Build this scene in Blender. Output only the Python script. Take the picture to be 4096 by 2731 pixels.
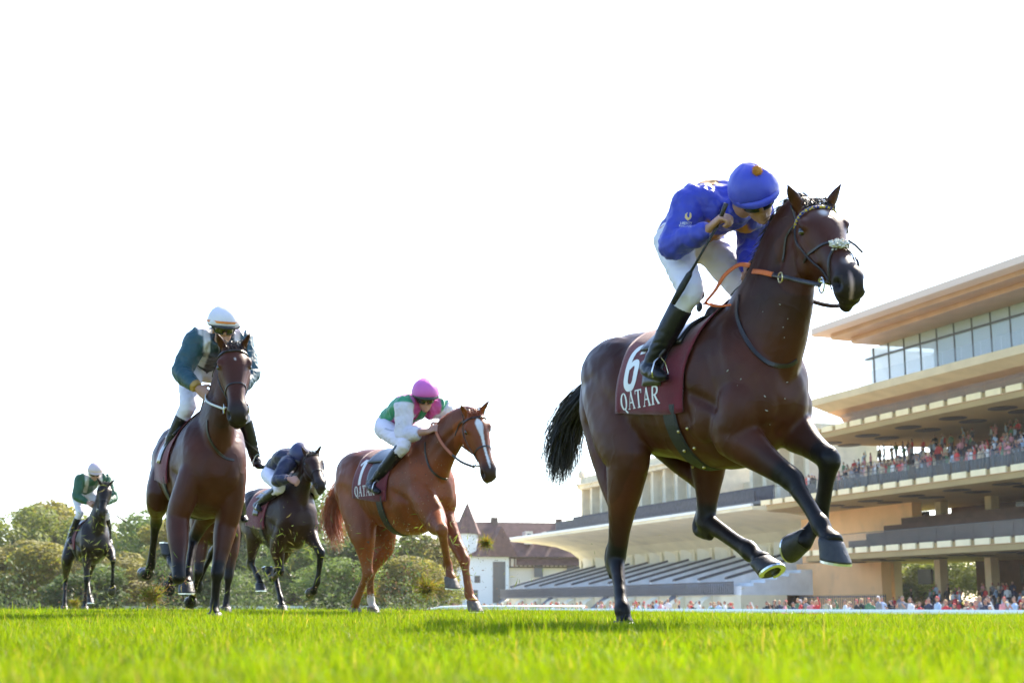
import bpy, bmesh, math, random
import numpy as np
from mathutils import Vector, Matrix, noise
from mathutils.bvhtree import BVHTree
for o in list(bpy.data.objects): bpy.data.objects.remove(o, do_unlink=True)
SC = bpy.context.scene
COL = SC.collection
rnd = random.Random(11)
nrs = np.random.RandomState(5)
R = math.radians

# ------------------------------------------------------------------ camera, sky, sun, exposure
FPX, CX, CY, CAMZ = 5690.0, 2048.0, 1365.5, 0.09        # focal length and centre measured in the 4096 px photograph
PITCH = math.atan((2425 - CY) / FPX)
cam_d = bpy.data.cameras.new('camera'); cam = bpy.data.objects.new('camera', cam_d); COL.objects.link(cam)
cam.location = (0, 0, CAMZ); cam.rotation_euler = (math.pi / 2 + PITCH, 0, 0)
cam_d.sensor_width = 36.0; cam_d.lens = 36.0 * FPX / 4096.0
cam_d.clip_start = 0.05; cam_d.clip_end = 8000
cam_d.dof.use_dof = True; cam_d.dof.focus_distance = 9.3; cam_d.dof.aperture_fstop = 4.2; cam_d.dof.aperture_blades = 7
SC.camera = cam
W = bpy.data.worlds.new('World'); SC.world = W; W.use_nodes = True
wn = W.node_tree.nodes; wl = W.node_tree.links
sky = wn.new('ShaderNodeTexSky'); sky.sky_type = 'NISHITA'; sky.sun_disc = False
SUN_EL, SUN_AZ = R(43), R(33)       # azimuth clockwise from +Y: behind the horses and to the right
sky.sun_elevation = SUN_EL; sky.sun_rotation = SUN_AZ
sky.dust_density = 1.2; sky.air_density = 1.0; sky.ozone_density = 3.5
wn['Background'].inputs['Strength'].default_value = 0.15
wl.new(sky.outputs[0], wn['Background'].inputs['Color'])
sd = bpy.data.lights.new('sun', 'SUN'); sun = bpy.data.objects.new('sun', sd); COL.objects.link(sun)
sd.energy = 5.0; sd.angle = R(0.6); sd.color = (1.0, 0.89, 0.74)
sun.location = (0, 0, 60)
sdir = Vector((math.sin(SUN_AZ) * math.cos(SUN_EL), math.cos(SUN_AZ) * math.cos(SUN_EL), math.sin(SUN_EL)))
sun.rotation_euler = (-sdir).to_track_quat('-Z', 'Y').to_euler()
SC.view_settings.view_transform = 'Standard'; SC.view_settings.look = 'None'; SC.view_settings.gamma = 1.0
SC.view_settings.exposure = 1.85
SC.render.engine = 'CYCLES'
SC.cycles.use_denoising = True
SC.cycles.max_bounces = 6; SC.cycles.diffuse_bounces = 3; SC.cycles.glossy_bounces = 3
SC.cycles.transmission_bounces = 4; SC.cycles.transparent_max_bounces = 8
SC.cycles.sample_clamp_indirect = 6.0

# ------------------------------------------------------------------ helpers
def cam_ray(u, v):
    a = (u - CX) / FPX; b = (CY - v) / FPX
    c, s = math.cos(PITCH), math.sin(PITCH)
    return Vector((a, c - b * s, s + b * c))
def at(u, v, depth):
    r = cam_ray(u, v); return Vector((0, 0, CAMZ)) + r * (depth / r.y)
class Fr:
    """an animal's own frame: x forward, y to its left, z up"""
    def __init__(s, x, y, z, yaw):
        s.o = Vector((x, y, z)); s.yaw = R(yaw); s.m = Matrix.Rotation(-s.yaw, 3, 'Z')
    def ray(s, u, v):
        return s.m @ (Vector((0, 0, CAMZ)) - s.o), (s.m @ cam_ray(u, v))
    def y(s, u, v, y0):
        o, d = s.ray(u, v); return o + d * ((y0 - o.y) / d.y)
    def x(s, u, v, x0):
        o, d = s.ray(u, v); return o + d * ((x0 - o.x) / d.x)
    def s(s, par, ln, u, v, hint=None, near=None):
        o, d = s.ray(u, v); d = d.normalized()
        m = o - par; b = m.dot(d); c = m.dot(m) - ln * ln; D = b * b - c
        if D < 0:
            p = o + d * (-b); return par + (p - par).normalized() * ln
        q = math.sqrt(D); p1, p2 = o + d * (-b - q), o + d * (-b + q)     # p1 nearer the viewer
        if near is not None: return p1 if near else p2
        return p1 if (p1 - hint).length < (p2 - hint).length else p2
def sstep(a, b, x):
    t = np.clip((np.asarray(x, float) - a) / (b - a), 0, 1); return t * t * (3 - 2 * t)
def lerp(a, b, t): return a + (b - a) * t

MATS = {}
def nodes_of(m):
    m.use_nodes = True; return m.node_tree.nodes, m.node_tree.links, m.node_tree.nodes['Principled BSDF']
def mat(name, col, rough=0.6, metal=0.0, noise_amt=0.15, noise_scale=8.0, bump=0.0, bump_scale=60.0, spec=0.5, attr=False, sheen=0.0, coords='Object', coat=0.0, trans=0.0, dirt=None):
    if name in MATS: return MATS[name]
    m = bpy.data.materials.new(name); n, l, b = nodes_of(m); MATS[name] = m
    b.inputs['Roughness'].default_value = rough; b.inputs['Metallic'].default_value = metal
    b.inputs['Specular IOR Level'].default_value = spec
    if sheen: b.inputs['Sheen Weight'].default_value = sheen; b.inputs['Sheen Roughness'].default_value = 0.4
    if coat: b.inputs['Coat Weight'].default_value = coat; b.inputs['Coat Roughness'].default_value = 0.15
    tc = n.new('ShaderNodeTexCoord'); co = tc.outputs[coords]
    if attr:
        a = n.new('ShaderNodeAttribute'); a.attribute_name = 'col'; src = a.outputs['Color']
    else:
        a = n.new('ShaderNodeRGB'); a.outputs[0].default_value = (*col, 1); src = a.outputs[0]
    t = n.new('ShaderNodeTexNoise'); t.inputs['Scale'].default_value = noise_scale; t.inputs['Detail'].default_value = 5
    l.new(co, t.inputs['Vector'])
    mr = n.new('ShaderNodeMapRange'); mr.inputs[1].default_value = 0.3; mr.inputs[2].default_value = 0.7
    mr.inputs[3].default_value = 1 - noise_amt; mr.inputs[4].default_value = 1 + noise_amt
    l.new(t.outputs['Fac'], mr.inputs[0])
    mx = n.new('ShaderNodeMix'); mx.data_type = 'RGBA'; mx.blend_type = 'MULTIPLY'; mx.inputs[0].default_value = 1
    l.new(src, mx.inputs[6]); l.new(mr.outputs[0], mx.inputs[7]); out = mx.outputs[2]
    if dirt:
        t3 = n.new('ShaderNodeTexNoise'); t3.inputs['Scale'].default_value = dirt[1]; t3.inputs['Detail'].default_value = 8
        l.new(co, t3.inputs['Vector'])
        m3 = n.new('ShaderNodeMapRange'); m3.inputs[1].default_value = 0.55; m3.inputs[2].default_value = 0.75; m3.inputs[4].default_value = dirt[2]
        l.new(t3.outputs['Fac'], m3.inputs[0])
        x3 = n.new('ShaderNodeMix'); x3.data_type = 'RGBA'; l.new(m3.outputs[0], x3.inputs[0]); l.new(out, x3.inputs[6])
        x3.inputs[7].default_value = (*dirt[0], 1); out = x3.outputs[2]
    l.new(out, b.inputs['Base Color'])
    if bump:
        t2 = n.new('ShaderNodeTexNoise'); t2.inputs['Scale'].default_value = bump_scale; t2.inputs['Detail'].default_value = 4
        l.new(co, t2.inputs['Vector'])
        bp = n.new('ShaderNodeBump'); bp.inputs['Strength'].default_value = bump; bp.inputs['Distance'].default_value = 0.01
        l.new(t2.outputs['Fac'], bp.inputs['Height']); l.new(bp.outputs[0], b.inputs['Normal'])
    if trans:
        tr = n.new('ShaderNodeBsdfTranslucent'); l.new(out, tr.inputs['Color'])
        ms = n.new('ShaderNodeMixShader'); ms.inputs[0].default_value = trans
        l.new(b.outputs[0], ms.inputs[1]); l.new(tr.outputs[0], ms.inputs[2]); l.new(ms.outputs[0], n['Material Output'].inputs['Surface'])
    return m

def mesh_from(name, v, f, mats=None, smooth=False, fm=None):
    me = bpy.data.meshes.new(name); me.from_pydata([tuple(p) for p in v], [], [tuple(q) for q in f])
    if mats is not None:
        for m in (mats if isinstance(mats, (list, tuple)) else [mats]): me.materials.append(m)
    if smooth: me.polygons.foreach_set('use_smooth', [True] * len(me.polygons))
    if fm is not None: me.polygons.foreach_set('material_index', list(fm))
    me.update(); return me
def link(name, me, parent=None):
    o = bpy.data.objects.new(name, me); COL.objects.link(o)
    if parent is not None: o.parent = parent
    return o
def thing(name, label, cat, loc=(0, 0, 0), yaw=0.0, group=None):
    o = bpy.data.objects.new(name, None); COL.objects.link(o); o.location = loc; o.rotation_euler = (0, 0, yaw)
    o.empty_display_size = 0.2
    return tag(o, label, cat, group)
def tag(o, label, cat, group=None, kind=None):
    o['label'] = label; o['category'] = cat
    if group: o['group'] = group
    if kind: o['kind'] = kind
    return o
class MB:
    """collects shapes into one mesh"""
    def __init__(s): s.v = []; s.f = []; s.m = []
    def add(s, v, f, mi=0):
        n = len(s.v); s.v += [tuple(p) for p in v]; s.f += [tuple(i + n for i in q) for q in f]; s.m += [mi] * len(f); return s
    def box(s, a, b, mi=0):
        x0, y0, z0 = a; x1, y1, z1 = b
        return s.add([(x0, y0, z0), (x1, y0, z0), (x1, y1, z0), (x0, y1, z0), (x0, y0, z1), (x1, y0, z1), (x1, y1, z1), (x0, y1, z1)],
                     [(0, 3, 2, 1), (4, 5, 6, 7), (0, 1, 5, 4), (1, 2, 6, 5), (2, 3, 7, 6), (3, 0, 4, 7)], mi)
    def prism(s, poly, z0, z1, mi=0):                      # plan polygon (ccw) pulled up
        n = len(poly); v = [(x, y, z0) for x, y in poly] + [(x, y, z1) for x, y in poly]
        f = [tuple(range(n))[::-1], tuple(range(n, 2 * n))] + [(i, (i + 1) % n, n + (i + 1) % n, n + i) for i in range(n)]
        return s.add(v, f, mi)
    def extrude(s, prof, x0, x1, mi=0):                    # (y,z) profile pulled along x
        n = len(prof); v = [(x0, y, z) for y, z in prof] + [(x1, y, z) for y, z in prof]
        f = [tuple(range(n)), tuple(range(n, 2 * n))[::-1]] + [(i, n + i, n + (i + 1) % n, (i + 1) % n) for i in range(n)]
        return s.add(v, f, mi)
    def tube(s, pts, r, n=8, mi=0, closed=False):
        pts = [Vector(p) for p in pts]; rs = r if isinstance(r, (list, tuple)) else [r] * len(pts)
        rings = []; up = Vector((0, 0, 1))
        for i, p in enumerate(pts):
            a = pts[max(i - 1, 0)]; b = pts[min(i + 1, len(pts) - 1)]; t = (b - a).normalized()
            if abs(t.dot(up)) > 0.95: up = Vector((1, 0, 0)) if abs(t.x) < .9 else Vector((0, 1, 0))
            q = (up - t * up.dot(t)).normalized(); w = t.cross(q); up = q
            rings.append([p + (q * math.cos(k * 2 * math.pi / n) + w * math.sin(k * 2 * math.pi / n)) * rs[i] for k in range(n)])
        v = [x for g in rings for x in g]; f = []
        for i in range(len(rings) - 1):
            for k in range(n): f.append((i * n + k, i * n + (k + 1) % n, (i + 1) * n + (k + 1) % n, (i + 1) * n + k))
        f.append(tuple(range(n))[::-1]); f.append(tuple((len(rings) - 1) * n + k for k in range(n)))
        return s.add(v, f, mi)
    def build(s, name, mats, parent=None, smooth=False):
        return link(name, mesh_from(name, s.v, s.f, mats, smooth, s.m), parent)

# ---- organic lofts
NSEG = 20
def catmull(P, sub):
    P = np.array(P, float); out = []
    Q = np.vstack([2 * P[0] - P[1], P, 2 * P[-1] - P[-2]])
    for i in range(1, len(Q) - 2):
        for k in range(sub):
            t = k / sub; a, b, c, d = Q[i - 1], Q[i], Q[i + 1], Q[i + 2]
            out.append(0.5 * (2 * b + (c - a) * t + (2 * a - 5 * b + 4 * c - d) * t * t + (3 * b - a - 3 * c + d) * t ** 3))
    out.append(P[-1]); return np.array(out)
def rings_to(mb, rings):
    n = len(rings[0]); v = [p for g in rings for p in g]; f = []
    for i in range(len(rings) - 1):
        for k in range(n): f.append((i * n + k, (i + 1) * n + k, (i + 1) * n + (k + 1) % n, i * n + (k + 1) % n))
    c0 = len(v); v.append(np.mean(rings[0], axis=0)); c1 = len(v); v.append(np.mean(rings[-1], axis=0))
    e = (len(rings) - 1) * n
    for k in range(n):
        f.append((c0, k, (k + 1) % n)); f.append((c1, e + (k + 1) % n, e + k))
    mb.add(v, f)
def limb(mb, pts, rad, side=(0, 1, 0), sub=4, n=NSEG, ex=2.0):
    """closed tube through pts; rad = (radius along side, radius across) at each point"""
    rad = [(r, r) if not isinstance(r, (tuple, list)) else tuple(r) for r in rad]
    A = catmull([list(p) + list(r) for p, r in zip(pts, rad)], sub) if sub > 1 else np.array([list(p) + list(r) for p, r in zip(pts, rad)])
    side = np.array(side, float); rings = []; prev = None
    for i in range(len(A)):
        t = A[min(i + 1, len(A) - 1), :3] - A[max(i - 1, 0), :3]; t /= np.linalg.norm(t) + 1e-9
        b = side - t * side.dot(t)
        if np.linalg.norm(b) < 0.25 and prev is not None: b = prev - t * prev.dot(t)
        b /= np.linalg.norm(b) + 1e-9; prev = b; q = np.cross(t, b); g = []
        for k in range(n):
            th = 2 * math.pi * k / n; c, s = math.cos(th), math.sin(th)
            c = math.copysign(abs(c) ** (2 / ex), c); s = math.copysign(abs(s) ** (2 / ex), s)
            g.append(A[i, :3] + b * c * A[i, 3] + q * s * A[i, 4])
        rings.append(g)
    rings_to(mb, rings)
def ell(mb, c, r, axes=None, n=14):
    axes = axes or (Vector((1, 0, 0)), Vector((0, 1, 0)), Vector((0, 0, 1)))
    rings = []
    for i in range(1, n):
        ph = math.pi * i / n
        rings.append([np.array(Vector(c) + axes[0] * (r[0] * math.cos(ph)) + axes[1] * (r[1] * math.sin(ph) * math.cos(k * 2 * math.pi / n)) + axes[2] * (r[2] * math.sin(ph) * math.sin(k * 2 * math.pi / n))) for k in range(n)])
    rings_to(mb, rings)
def remeshed(mb, voxel, smooth=6, name='body', fac=0.5):
    """union of all lofts -> one continuous smooth surface"""
    me = mesh_from(name, mb.v, mb.f); o = bpy.data.objects.new(name, me); COL.objects.link(o)
    m = o.modifiers.new('r', 'REMESH'); m.mode = 'VOXEL'; m.voxel_size = voxel; m.adaptivity = 0
    if smooth:
        s = o.modifiers.new('s', 'SMOOTH'); s.factor = fac; s.iterations = smooth
    dg = bpy.context.evaluated_depsgraph_get(); ev = o.evaluated_get(dg)
    out = bpy.data.meshes.new_from_object(ev); bpy.data.objects.remove(o, do_unlink=True); bpy.data.meshes.remove(me)
    out.name = name; out.polygons.foreach_set('use_smooth', [True] * len(out.polygons)); out.update()
    return out
def getv(me):
    a = np.empty(len(me.vertices) * 3); me.vertices.foreach_get('co', a); return a.reshape(-1, 3)
def setv(me, a): me.vertices.foreach_set('co', np.ascontiguousarray(a, dtype=np.float32).ravel()); me.update()
def getn(me):
    a = np.empty(len(me.vertices) * 3); me.vertices.foreach_get('normal', a); return a.reshape(-1, 3)
def setcol(me, c):
    at_ = me.color_attributes.new('col', 'FLOAT_COLOR', 'POINT')
    c4 = np.ones((len(c), 4), dtype=np.float32); c4[:, :3] = c; at_.data.foreach_set('color', c4.ravel())
def bvh_of(me): return BVHTree.FromPolygons([v.co.copy() for v in me.vertices], [tuple(p.vertices) for p in me.polygons])
def vnoise(P, scale, seed=0.0):
    return np.array([noise.noise((p[0] * scale + seed, p[1] * scale + 7.3, p[2] * scale - seed)) for p in P])
def seg_dist(V, a, b):
    a = np.array(a); b = np.array(b); ab = b - a; t = np.clip(((V - a) @ ab) / (ab @ ab), 0, 1)
    return np.linalg.norm(V - a - t[:, None] * ab, axis=1), t
def ribbon(mb, pts, nrm, w, th=0.006, mi=0):
    """flat strap lying along pts with the given outward normals"""
    rings = []
    for i in range(len(pts)):
        p = Vector(pts[i]); t = (Vector(pts[min(i + 1, len(pts) - 1)]) - Vector(pts[max(i - 1, 0)])).normalized()
        nn = Vector(nrm[i]); nn = (nn - t * nn.dot(t)).normalized(); b = t.cross(nn)
        ww = w[i] if isinstance(w, (list, tuple)) else w
        rings.append([p - b * ww / 2 - nn * th * .3, p + b * ww / 2 - nn * th * .3, p + b * ww / 2 * .85 + nn * th * .7, p - b * ww / 2 * .85 + nn * th * .7])
    rings_to(mb, [[np.array(q) for q in g] for g in rings])
def on_surface(bvh, pts, off, sub=6):
    """snap a guide line to the body; returns points and normals"""
    P = catmull([list(p) for p in pts], sub); a, b = [], []
    for p in P:
        h = bvh.find_nearest(Vector(p))
        a.append(h[0] + h[1] * off); b.append(h[1])
    for _ in range(2):
        a = [a[0]] + [(a[i - 1] + a[i] * 2 + a[i + 1]) / 4 for i in range(1, len(a) - 1)] + [a[-1]]
        b = [b[0]] + [((b[i - 1] + b[i] * 2 + b[i + 1]) / 4).normalized() for i in range(1, len(b) - 1)] + [b[-1]]
    return a, b
# ------------------------------------------------------------------ ground and turf
def gz(x, y):
    x = np.asarray(x, float); y = np.asarray(y, float)
    z = -.022 + .026 * sstep(7.5, 12, y) * sstep(3, -1, x) - .034 * sstep(1, 5, x)
    far = sstep(21 + np.clip(x, -10, 0) * -.6, 46, y)
    side = sstep(9, 22, x)
    k = np.maximum(far, side); z = z * (1 - k) - 1.5 * k
    return z + .006 * np.sin(x * 1.9 + y * .7) * np.sin(y * 1.3 - x * .6) * (1 - k)
xs = np.concatenate([-np.geomspace(3500, 9, 26), np.linspace(-8.6, 8.6, 60), np.geomspace(9, 3500, 26)])
ys = np.concatenate([-np.geomspace(1500, 2, 14), np.linspace(-1.5, 24, 90), np.geomspace(25, 60, 24), np.geomspace(64, 6000, 20)])
GX, GY = np.meshgrid(xs, ys); GZ = gz(GX, GY); nxg, nyg = len(xs), len(ys)
gv = np.stack([GX, GY, GZ], -1).reshape(-1, 3); gf = [(j * nxg + i, j * nxg + i + 1, (j + 1) * nxg + i + 1, (j + 1) * nxg + i) for j in range(nyg - 1) for i in range(nxg - 1)]
TURF = mat('turf_soil', (.10, .13, .02), 1.0, spec=0.0, noise_amt=.4, noise_scale=3, bump=.6, bump_scale=30)
ground = link('ground', mesh_from('ground', gv, gf, TURF, True)); ground['kind'] = 'structure'; ground['label'] = 'racecourse turf ground running to the horizon'
def grass_mat():
    m = bpy.data.materials.new('grass_blades'); n, l, b = nodes_of(m)
    a = n.new('ShaderNodeAttribute'); a.attribute_name = 'col'
    b.inputs['Roughness'].default_value = .5; b.inputs['Specular IOR Level'].default_value = .12
    l.new(a.outputs['Color'], b.inputs['Base Color'])
    tr = n.new('ShaderNodeBsdfTranslucent'); hs = n.new('ShaderNodeMix'); hs.data_type = 'RGBA'; hs.blend_type = 'MULTIPLY'; hs.inputs[0].default_value = 1; l.new(a.outputs['Color'], hs.inputs[6]); hs.inputs[7].default_value = (1.25, 1.3, .5, 1); l.new(hs.outputs[2], tr.inputs['Color'])
    ms = n.new('ShaderNodeMixShader'); ms.inputs[0].default_value = .55; l.new(b.outputs[0], ms.inputs[1]); l.new(tr.outputs[0], ms.inputs[2]); l.new(ms.outputs[0], n['Material Output'].inputs['Surface'])
    return m
GRASS = grass_mat()
def blades(px, py, pz, h, w, sd, lean=.35, straw=.05):
    g = np.random.RandomState(sd); n = len(px); az = g.uniform(0, 2 * np.pi, n); ln = np.abs(g.normal(0, lean, n)) + .08; hh = h * g.uniform(.45, 1.2, n) * (1 + .35 * (g.rand(n) < .06))
    tuft = np.array([noise.noise((x * 3.1, y * 1.7, 3.3)) for x, y in zip(px[::6], py[::6])]).repeat(6)[:n]
    tuft = np.pad(tuft, (0, n - len(tuft)), mode='edge'); hh = hh * (1 + .55 * tuft) * (1 + .9 * (g.rand(n) < .012))
    dx, dy = np.cos(az), np.sin(az); ta = az + g.normal(0, .9, n) + np.pi / 2; wx, wy = np.cos(ta) * w * .5, np.sin(ta) * w * .5
    b = np.stack([px, py, pz - .01], -1); m = b + np.stack([dx * ln * hh * .35, dy * ln * hh * .35, hh * .58], -1); t = b + np.stack([dx * ln * hh * 1.15, dy * ln * hh * 1.15, hh * (1 - .35 * ln)], -1)
    W_ = np.stack([wx, wy, np.zeros(n)], -1)
    V = np.stack([b - W_, b + W_, m - W_ * .8, m + W_ * .8, t], 1).reshape(-1, 3)
    i = np.arange(n) * 5; tri = np.concatenate([np.stack([i, i + 1, i + 3], -1), np.stack([i, i + 3, i + 2], -1), np.stack([i + 2, i + 3, i + 4], -1)])
    c = np.stack([.112 + .045 * g.rand(n), .166 + .04 * g.rand(n), .002 + .003 * g.rand(n)], -1)
    pat = np.array([noise.noise((x * .9, y * .55, 0)) for x, y in zip(px[::20], py[::20])]).repeat(20)[:n]; pat = np.pad(pat, (0, n - len(pat)), mode='edge'); c *= (1 + .22 * pat)[:, None]
    st = g.rand(n) < straw; c[st] = np.stack([.28 + .1 * g.rand(st.sum()), .22 + .06 * g.rand(st.sum()), .07 + .03 * g.rand(st.sum())], -1)
    return V, tri, np.repeat(c, 5, 0)
def tri_mesh(name, V, T, C, m):
    me = bpy.data.meshes.new(name); me.vertices.add(len(V)); me.vertices.foreach_set('co', V.astype(np.float32).ravel())
    me.loops.add(len(T) * 3); me.loops.foreach_set('vertex_index', T.astype(np.int32).ravel()); me.polygons.add(len(T)); me.polygons.foreach_set('loop_start', np.arange(len(T), dtype=np.int32) * 3); me.polygons.foreach_set('loop_total', np.full(len(T), 3, np.int32))
    me.update(); setcol(me, C); me.materials.append(m); return me
gr = np.random.RandomState(3); GVs, GTs, GCs = [], [], []; off = 0
for (y0, y1, dens, h, w) in ((.75, 1.6, 14000, .042, .0022), (1.6, 3, 11000, .042, .0024), (3, 5.5, 8500, .045, .0028), (5.5, 9, 6500, .052, .0034), (9, 14, 3200, .055, .0045), (14, 22, 1300, .056, .0075), (22, 32, 500, .056, .012)):
    yy = np.sqrt(gr.uniform(y0 ** 2, y1 ** 2, int(dens * .98 * (y1 ** 2 - y0 ** 2) / 2))); yy = yy[np.argsort(gr.rand(len(yy)))]; xx = gr.uniform(-.49, .49, len(yy)) * yy
    o = np.lexsort((np.floor(xx * 4), np.floor(yy * 4))); xx, yy = xx[o], yy[o]
    V, T, C = blades(xx, yy, gz(xx, yy), h, w, int(y0 * 10)); GVs.append(V); GTs.append(T + off); GCs.append(C); off += len(V)
go = link('grass', tri_mesh('grass', np.concatenate(GVs), np.concatenate(GTs), np.concatenate(GCs), GRASS)); tag(go, 'short bright green grass of the racecourse straight', 'grass', kind='stuff')

# ------------------------------------------------------------------ the line of the stands
DV = Vector((-.320, .947, 0)).normalized(); MV = Vector((DV.y, -DV.x, 0)); YAW = math.atan2(DV.y, DV.x)
def SP(s, t, z=0): return DV * s + MV * (66 + t) + Vector((0, 0, z))
G0 = -1.5
BEIGE = mat('beige_concrete', (.60, .46, .27), .8, noise_amt=.1, noise_scale=.6)
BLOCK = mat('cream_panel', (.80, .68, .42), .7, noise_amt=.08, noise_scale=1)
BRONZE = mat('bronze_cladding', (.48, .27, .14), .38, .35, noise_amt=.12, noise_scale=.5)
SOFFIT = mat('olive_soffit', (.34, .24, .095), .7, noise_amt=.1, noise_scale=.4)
DARK = mat('dark_disc', (.02, .02, .018), .6)
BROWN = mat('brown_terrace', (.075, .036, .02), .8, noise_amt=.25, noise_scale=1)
TAN = mat('tan_render', (.78, .46, .22), .85, noise_amt=.1, noise_scale=.3, dirt=((.35, .24, .16), .4, .5))
OLDW = mat('old_stand_cream', (.74, .67, .47), .8, noise_amt=.08, noise_scale=.4, dirt=((.4, .37, .3), .25, .5))
OLDGREY = mat('old_stand_steps', (.62, .65, .67), .8, noise_amt=.12, noise_scale=.8)
IRON = mat('dark_railing', (.05, .06, .075), .6)
STONE = mat('pavilion_stone', (.70, .60, .43), .85, noise_amt=.12, noise_scale=.8, dirt=((.3, .27, .2), .5, .4))
WHITEP = mat('white_rail_paint', (.78, .80, .80), .4, noise_amt=.05)
SCREEN = mat('dark_screen', (.015, .02, .02), .15)
MULL = mat('dark_mullion', (.06, .055, .055), .4, .6)
def glass_mat(name, col, op, rough=.05, fk=.45):
    m = bpy.data.materials.new(name); n, l, b = nodes_of(m); MATS[name] = m
    b.inputs['Base Color'].default_value = (*col, 1); b.inputs['Roughness'].default_value = rough; b.inputs['Specular IOR Level'].default_value = .8
    tr = n.new('ShaderNodeBsdfTransparent'); ms = n.new('ShaderNodeMixShader'); lw = n.new('ShaderNodeFresnel'); lw.inputs[0].default_value = 1.5
    mm = n.new('ShaderNodeMath'); mm.operation = 'ADD'; mm.inputs[1].default_value = op; m5 = n.new('ShaderNodeMath'); m5.operation = 'MULTIPLY'; m5.inputs[1].default_value = fk; l.new(lw.outputs[0], m5.inputs[0]); l.new(m5.outputs[0], mm.inputs[0]); l.new(mm.outputs[0], ms.inputs[0])
    l.new(tr.outputs[0], ms.inputs[1]); l.new(b.outputs[0], ms.inputs[2]); l.new(ms.outputs[0], n['Material Output'].inputs['Surface']); return m
GLASS = glass_mat('window_glass', (.70, .78, .84), .30); BALU = glass_mat('balustrade_glass', (.3, .34, .35), .03, fk=.12)
ap = MB(); ap.box((20, -5, 0), (225, 29.2, .02)); apo = ap.build('bounce_sheet', mat('pale_bounce', (.62, .54, .42), .9, noise_amt=.12, noise_scale=.4, dirt=((.4, .35, .28), .3, .4))); apo.location = SP(0, 0, G0 - .015); apo.rotation_euler = (0, 0, YAW); apo['kind'] = 'structure'; apo['label'] = 'pale bounce sheet added between the rail and the stands'  # unseen pale sheet, added to bounce sunlight up onto the stands
def stand_root(name, label, cat, s0): return thing(name, label, cat, SP(s0, 0, G0), YAW)
# local coordinates of a stand: x along the stand away from us, y towards the track, z above the lawn
def rounded(x0, x1, yf, yb, r=3.5):
    pts = [(x0, yb), (x1 - r * .3, yb)] + [(x1 - r + r * math.cos(a), yf - r + r * math.sin(a)) for a in [i * math.pi / 2 / 6 for i in range(7)]] + [(x0, yf)]
    return pts
S0 = 60; mod = stand_root('modern_grandstand', 'long modern grandstand with stacked cream edged balconies and bronze roof', 'grandstand', S0); L = lambda s: s - S0; Z = lambda z: z - G0
def P(fn, name, m, par=None, smooth=False): q = MB(); fn(q); return q.build(name, m, par or mod, smooth)
for zf, se in ((5.0, 116), (10.0, 123), (15.65, 114)):
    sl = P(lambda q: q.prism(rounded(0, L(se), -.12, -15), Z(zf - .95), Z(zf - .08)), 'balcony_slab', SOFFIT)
    P(lambda q: q.prism(rounded(0, L(se), -.02, -1.2), Z(zf - .50), Z(zf - .46)), 'slab_edge', BRONZE, sl)
    s = 62.0; i = 0
    while s < se - 3:
        q = MB(); q.box((L(s), -.11, Z(zf - .46)), (L(s) + 1.75, .03, Z(zf))); q.build('fascia_block', BLOCK, sl); s += 2.3
    for k in range(4):                                    # the rounded end carries its own blocks
        a = math.pi / 2 * (1 - (k + .5) / 4); cx, cy = L(se) - 3.5, -3.6; c = (cx + 3.5 * math.cos(a), cy + 3.5 * math.sin(a)); tx, ty = -math.sin(a), math.cos(a)
        q = MB(); q.prism([(c[0] + tx * e + math.cos(a) * f_, c[1] + ty * e + math.sin(a) * f_) for e, f_ in ((-.45, -.1), (-.45, .05), (.45, .05), (.45, -.1))], Z(zf - .46), Z(zf)); q.build('fascia_block', BLOCK, sl)
    s = 62.0
    while s < se - 4:                                     # glass balustrade
        q = MB(); q.box((L(s) + .04, -.36, Z(zf + .06)), (L(s) + 2.26, -.33, Z(zf + 1.15))); q.build('balustrade_panel', BALU, sl); s += 2.3
    q = MB(); q.box((0, -.39, Z(zf + 1.15)), (L(se) - 4, -.30, Z(zf + 1.2))); q.build('handrail', MULL, sl)
    for j in range(5):                                    # raked terrace
        q = MB(); q.box((0, -1.2 - (j + 1) * 1.3, Z(zf - .08)), (L(se) - 5 - j * .8, -1.2 - j * 1.3, Z(zf + .1 + .65 * j))); q.build('terrace_step', BROWN, sl)
    for j in range(8):                                    # round lights in the soffit
        for dy in (-2.6, -5.2):
            q = MB(); cx = L(70 + j * 6.1 + (1 if dy < -3 else 0)); n_ = 20; q.prism([(cx + 1.25 * math.cos(i * 2 * math.pi / n_), dy + 1.0 * math.sin(i * 2 * math.pi / n_)) for i in range(n_)], Z(zf - 1.0), Z(zf - .955)); q.build('soffit_light', DARK, sl)
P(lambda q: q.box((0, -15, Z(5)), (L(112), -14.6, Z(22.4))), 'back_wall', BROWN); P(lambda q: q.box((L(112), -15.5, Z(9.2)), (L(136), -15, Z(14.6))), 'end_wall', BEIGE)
for k in range(8):
    sx = L(64 + k * 6.9)
    P(lambda q: q.box((sx, -9.2, Z(G0)), (sx + .8, -8.4, Z(4.05))), 'column', BEIGE); P(lambda q: q.box((sx, -9.6, Z(5.0)), (sx + .8, -8.8, Z(9.05))), 'column', BEIGE)
    if k % 2 == 0:
        for zz in (2.0, 7.0, 12.2):
            w = P(lambda q: q.box((sx + 1.3, -8.6, Z(zz)), (sx + 3.3, -8.4, Z(zz + 1.3))), 'screen', SCREEN)
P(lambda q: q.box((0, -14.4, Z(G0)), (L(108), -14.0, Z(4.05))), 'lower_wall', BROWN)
for j in range(5): P(lambda q: q.box((0, -1 - (j + 1) * 1.6, 0), (L(110) - j, -1 - j * 1.6, .35 * (j + 1))), 'terrace_step', BROWN)
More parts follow.
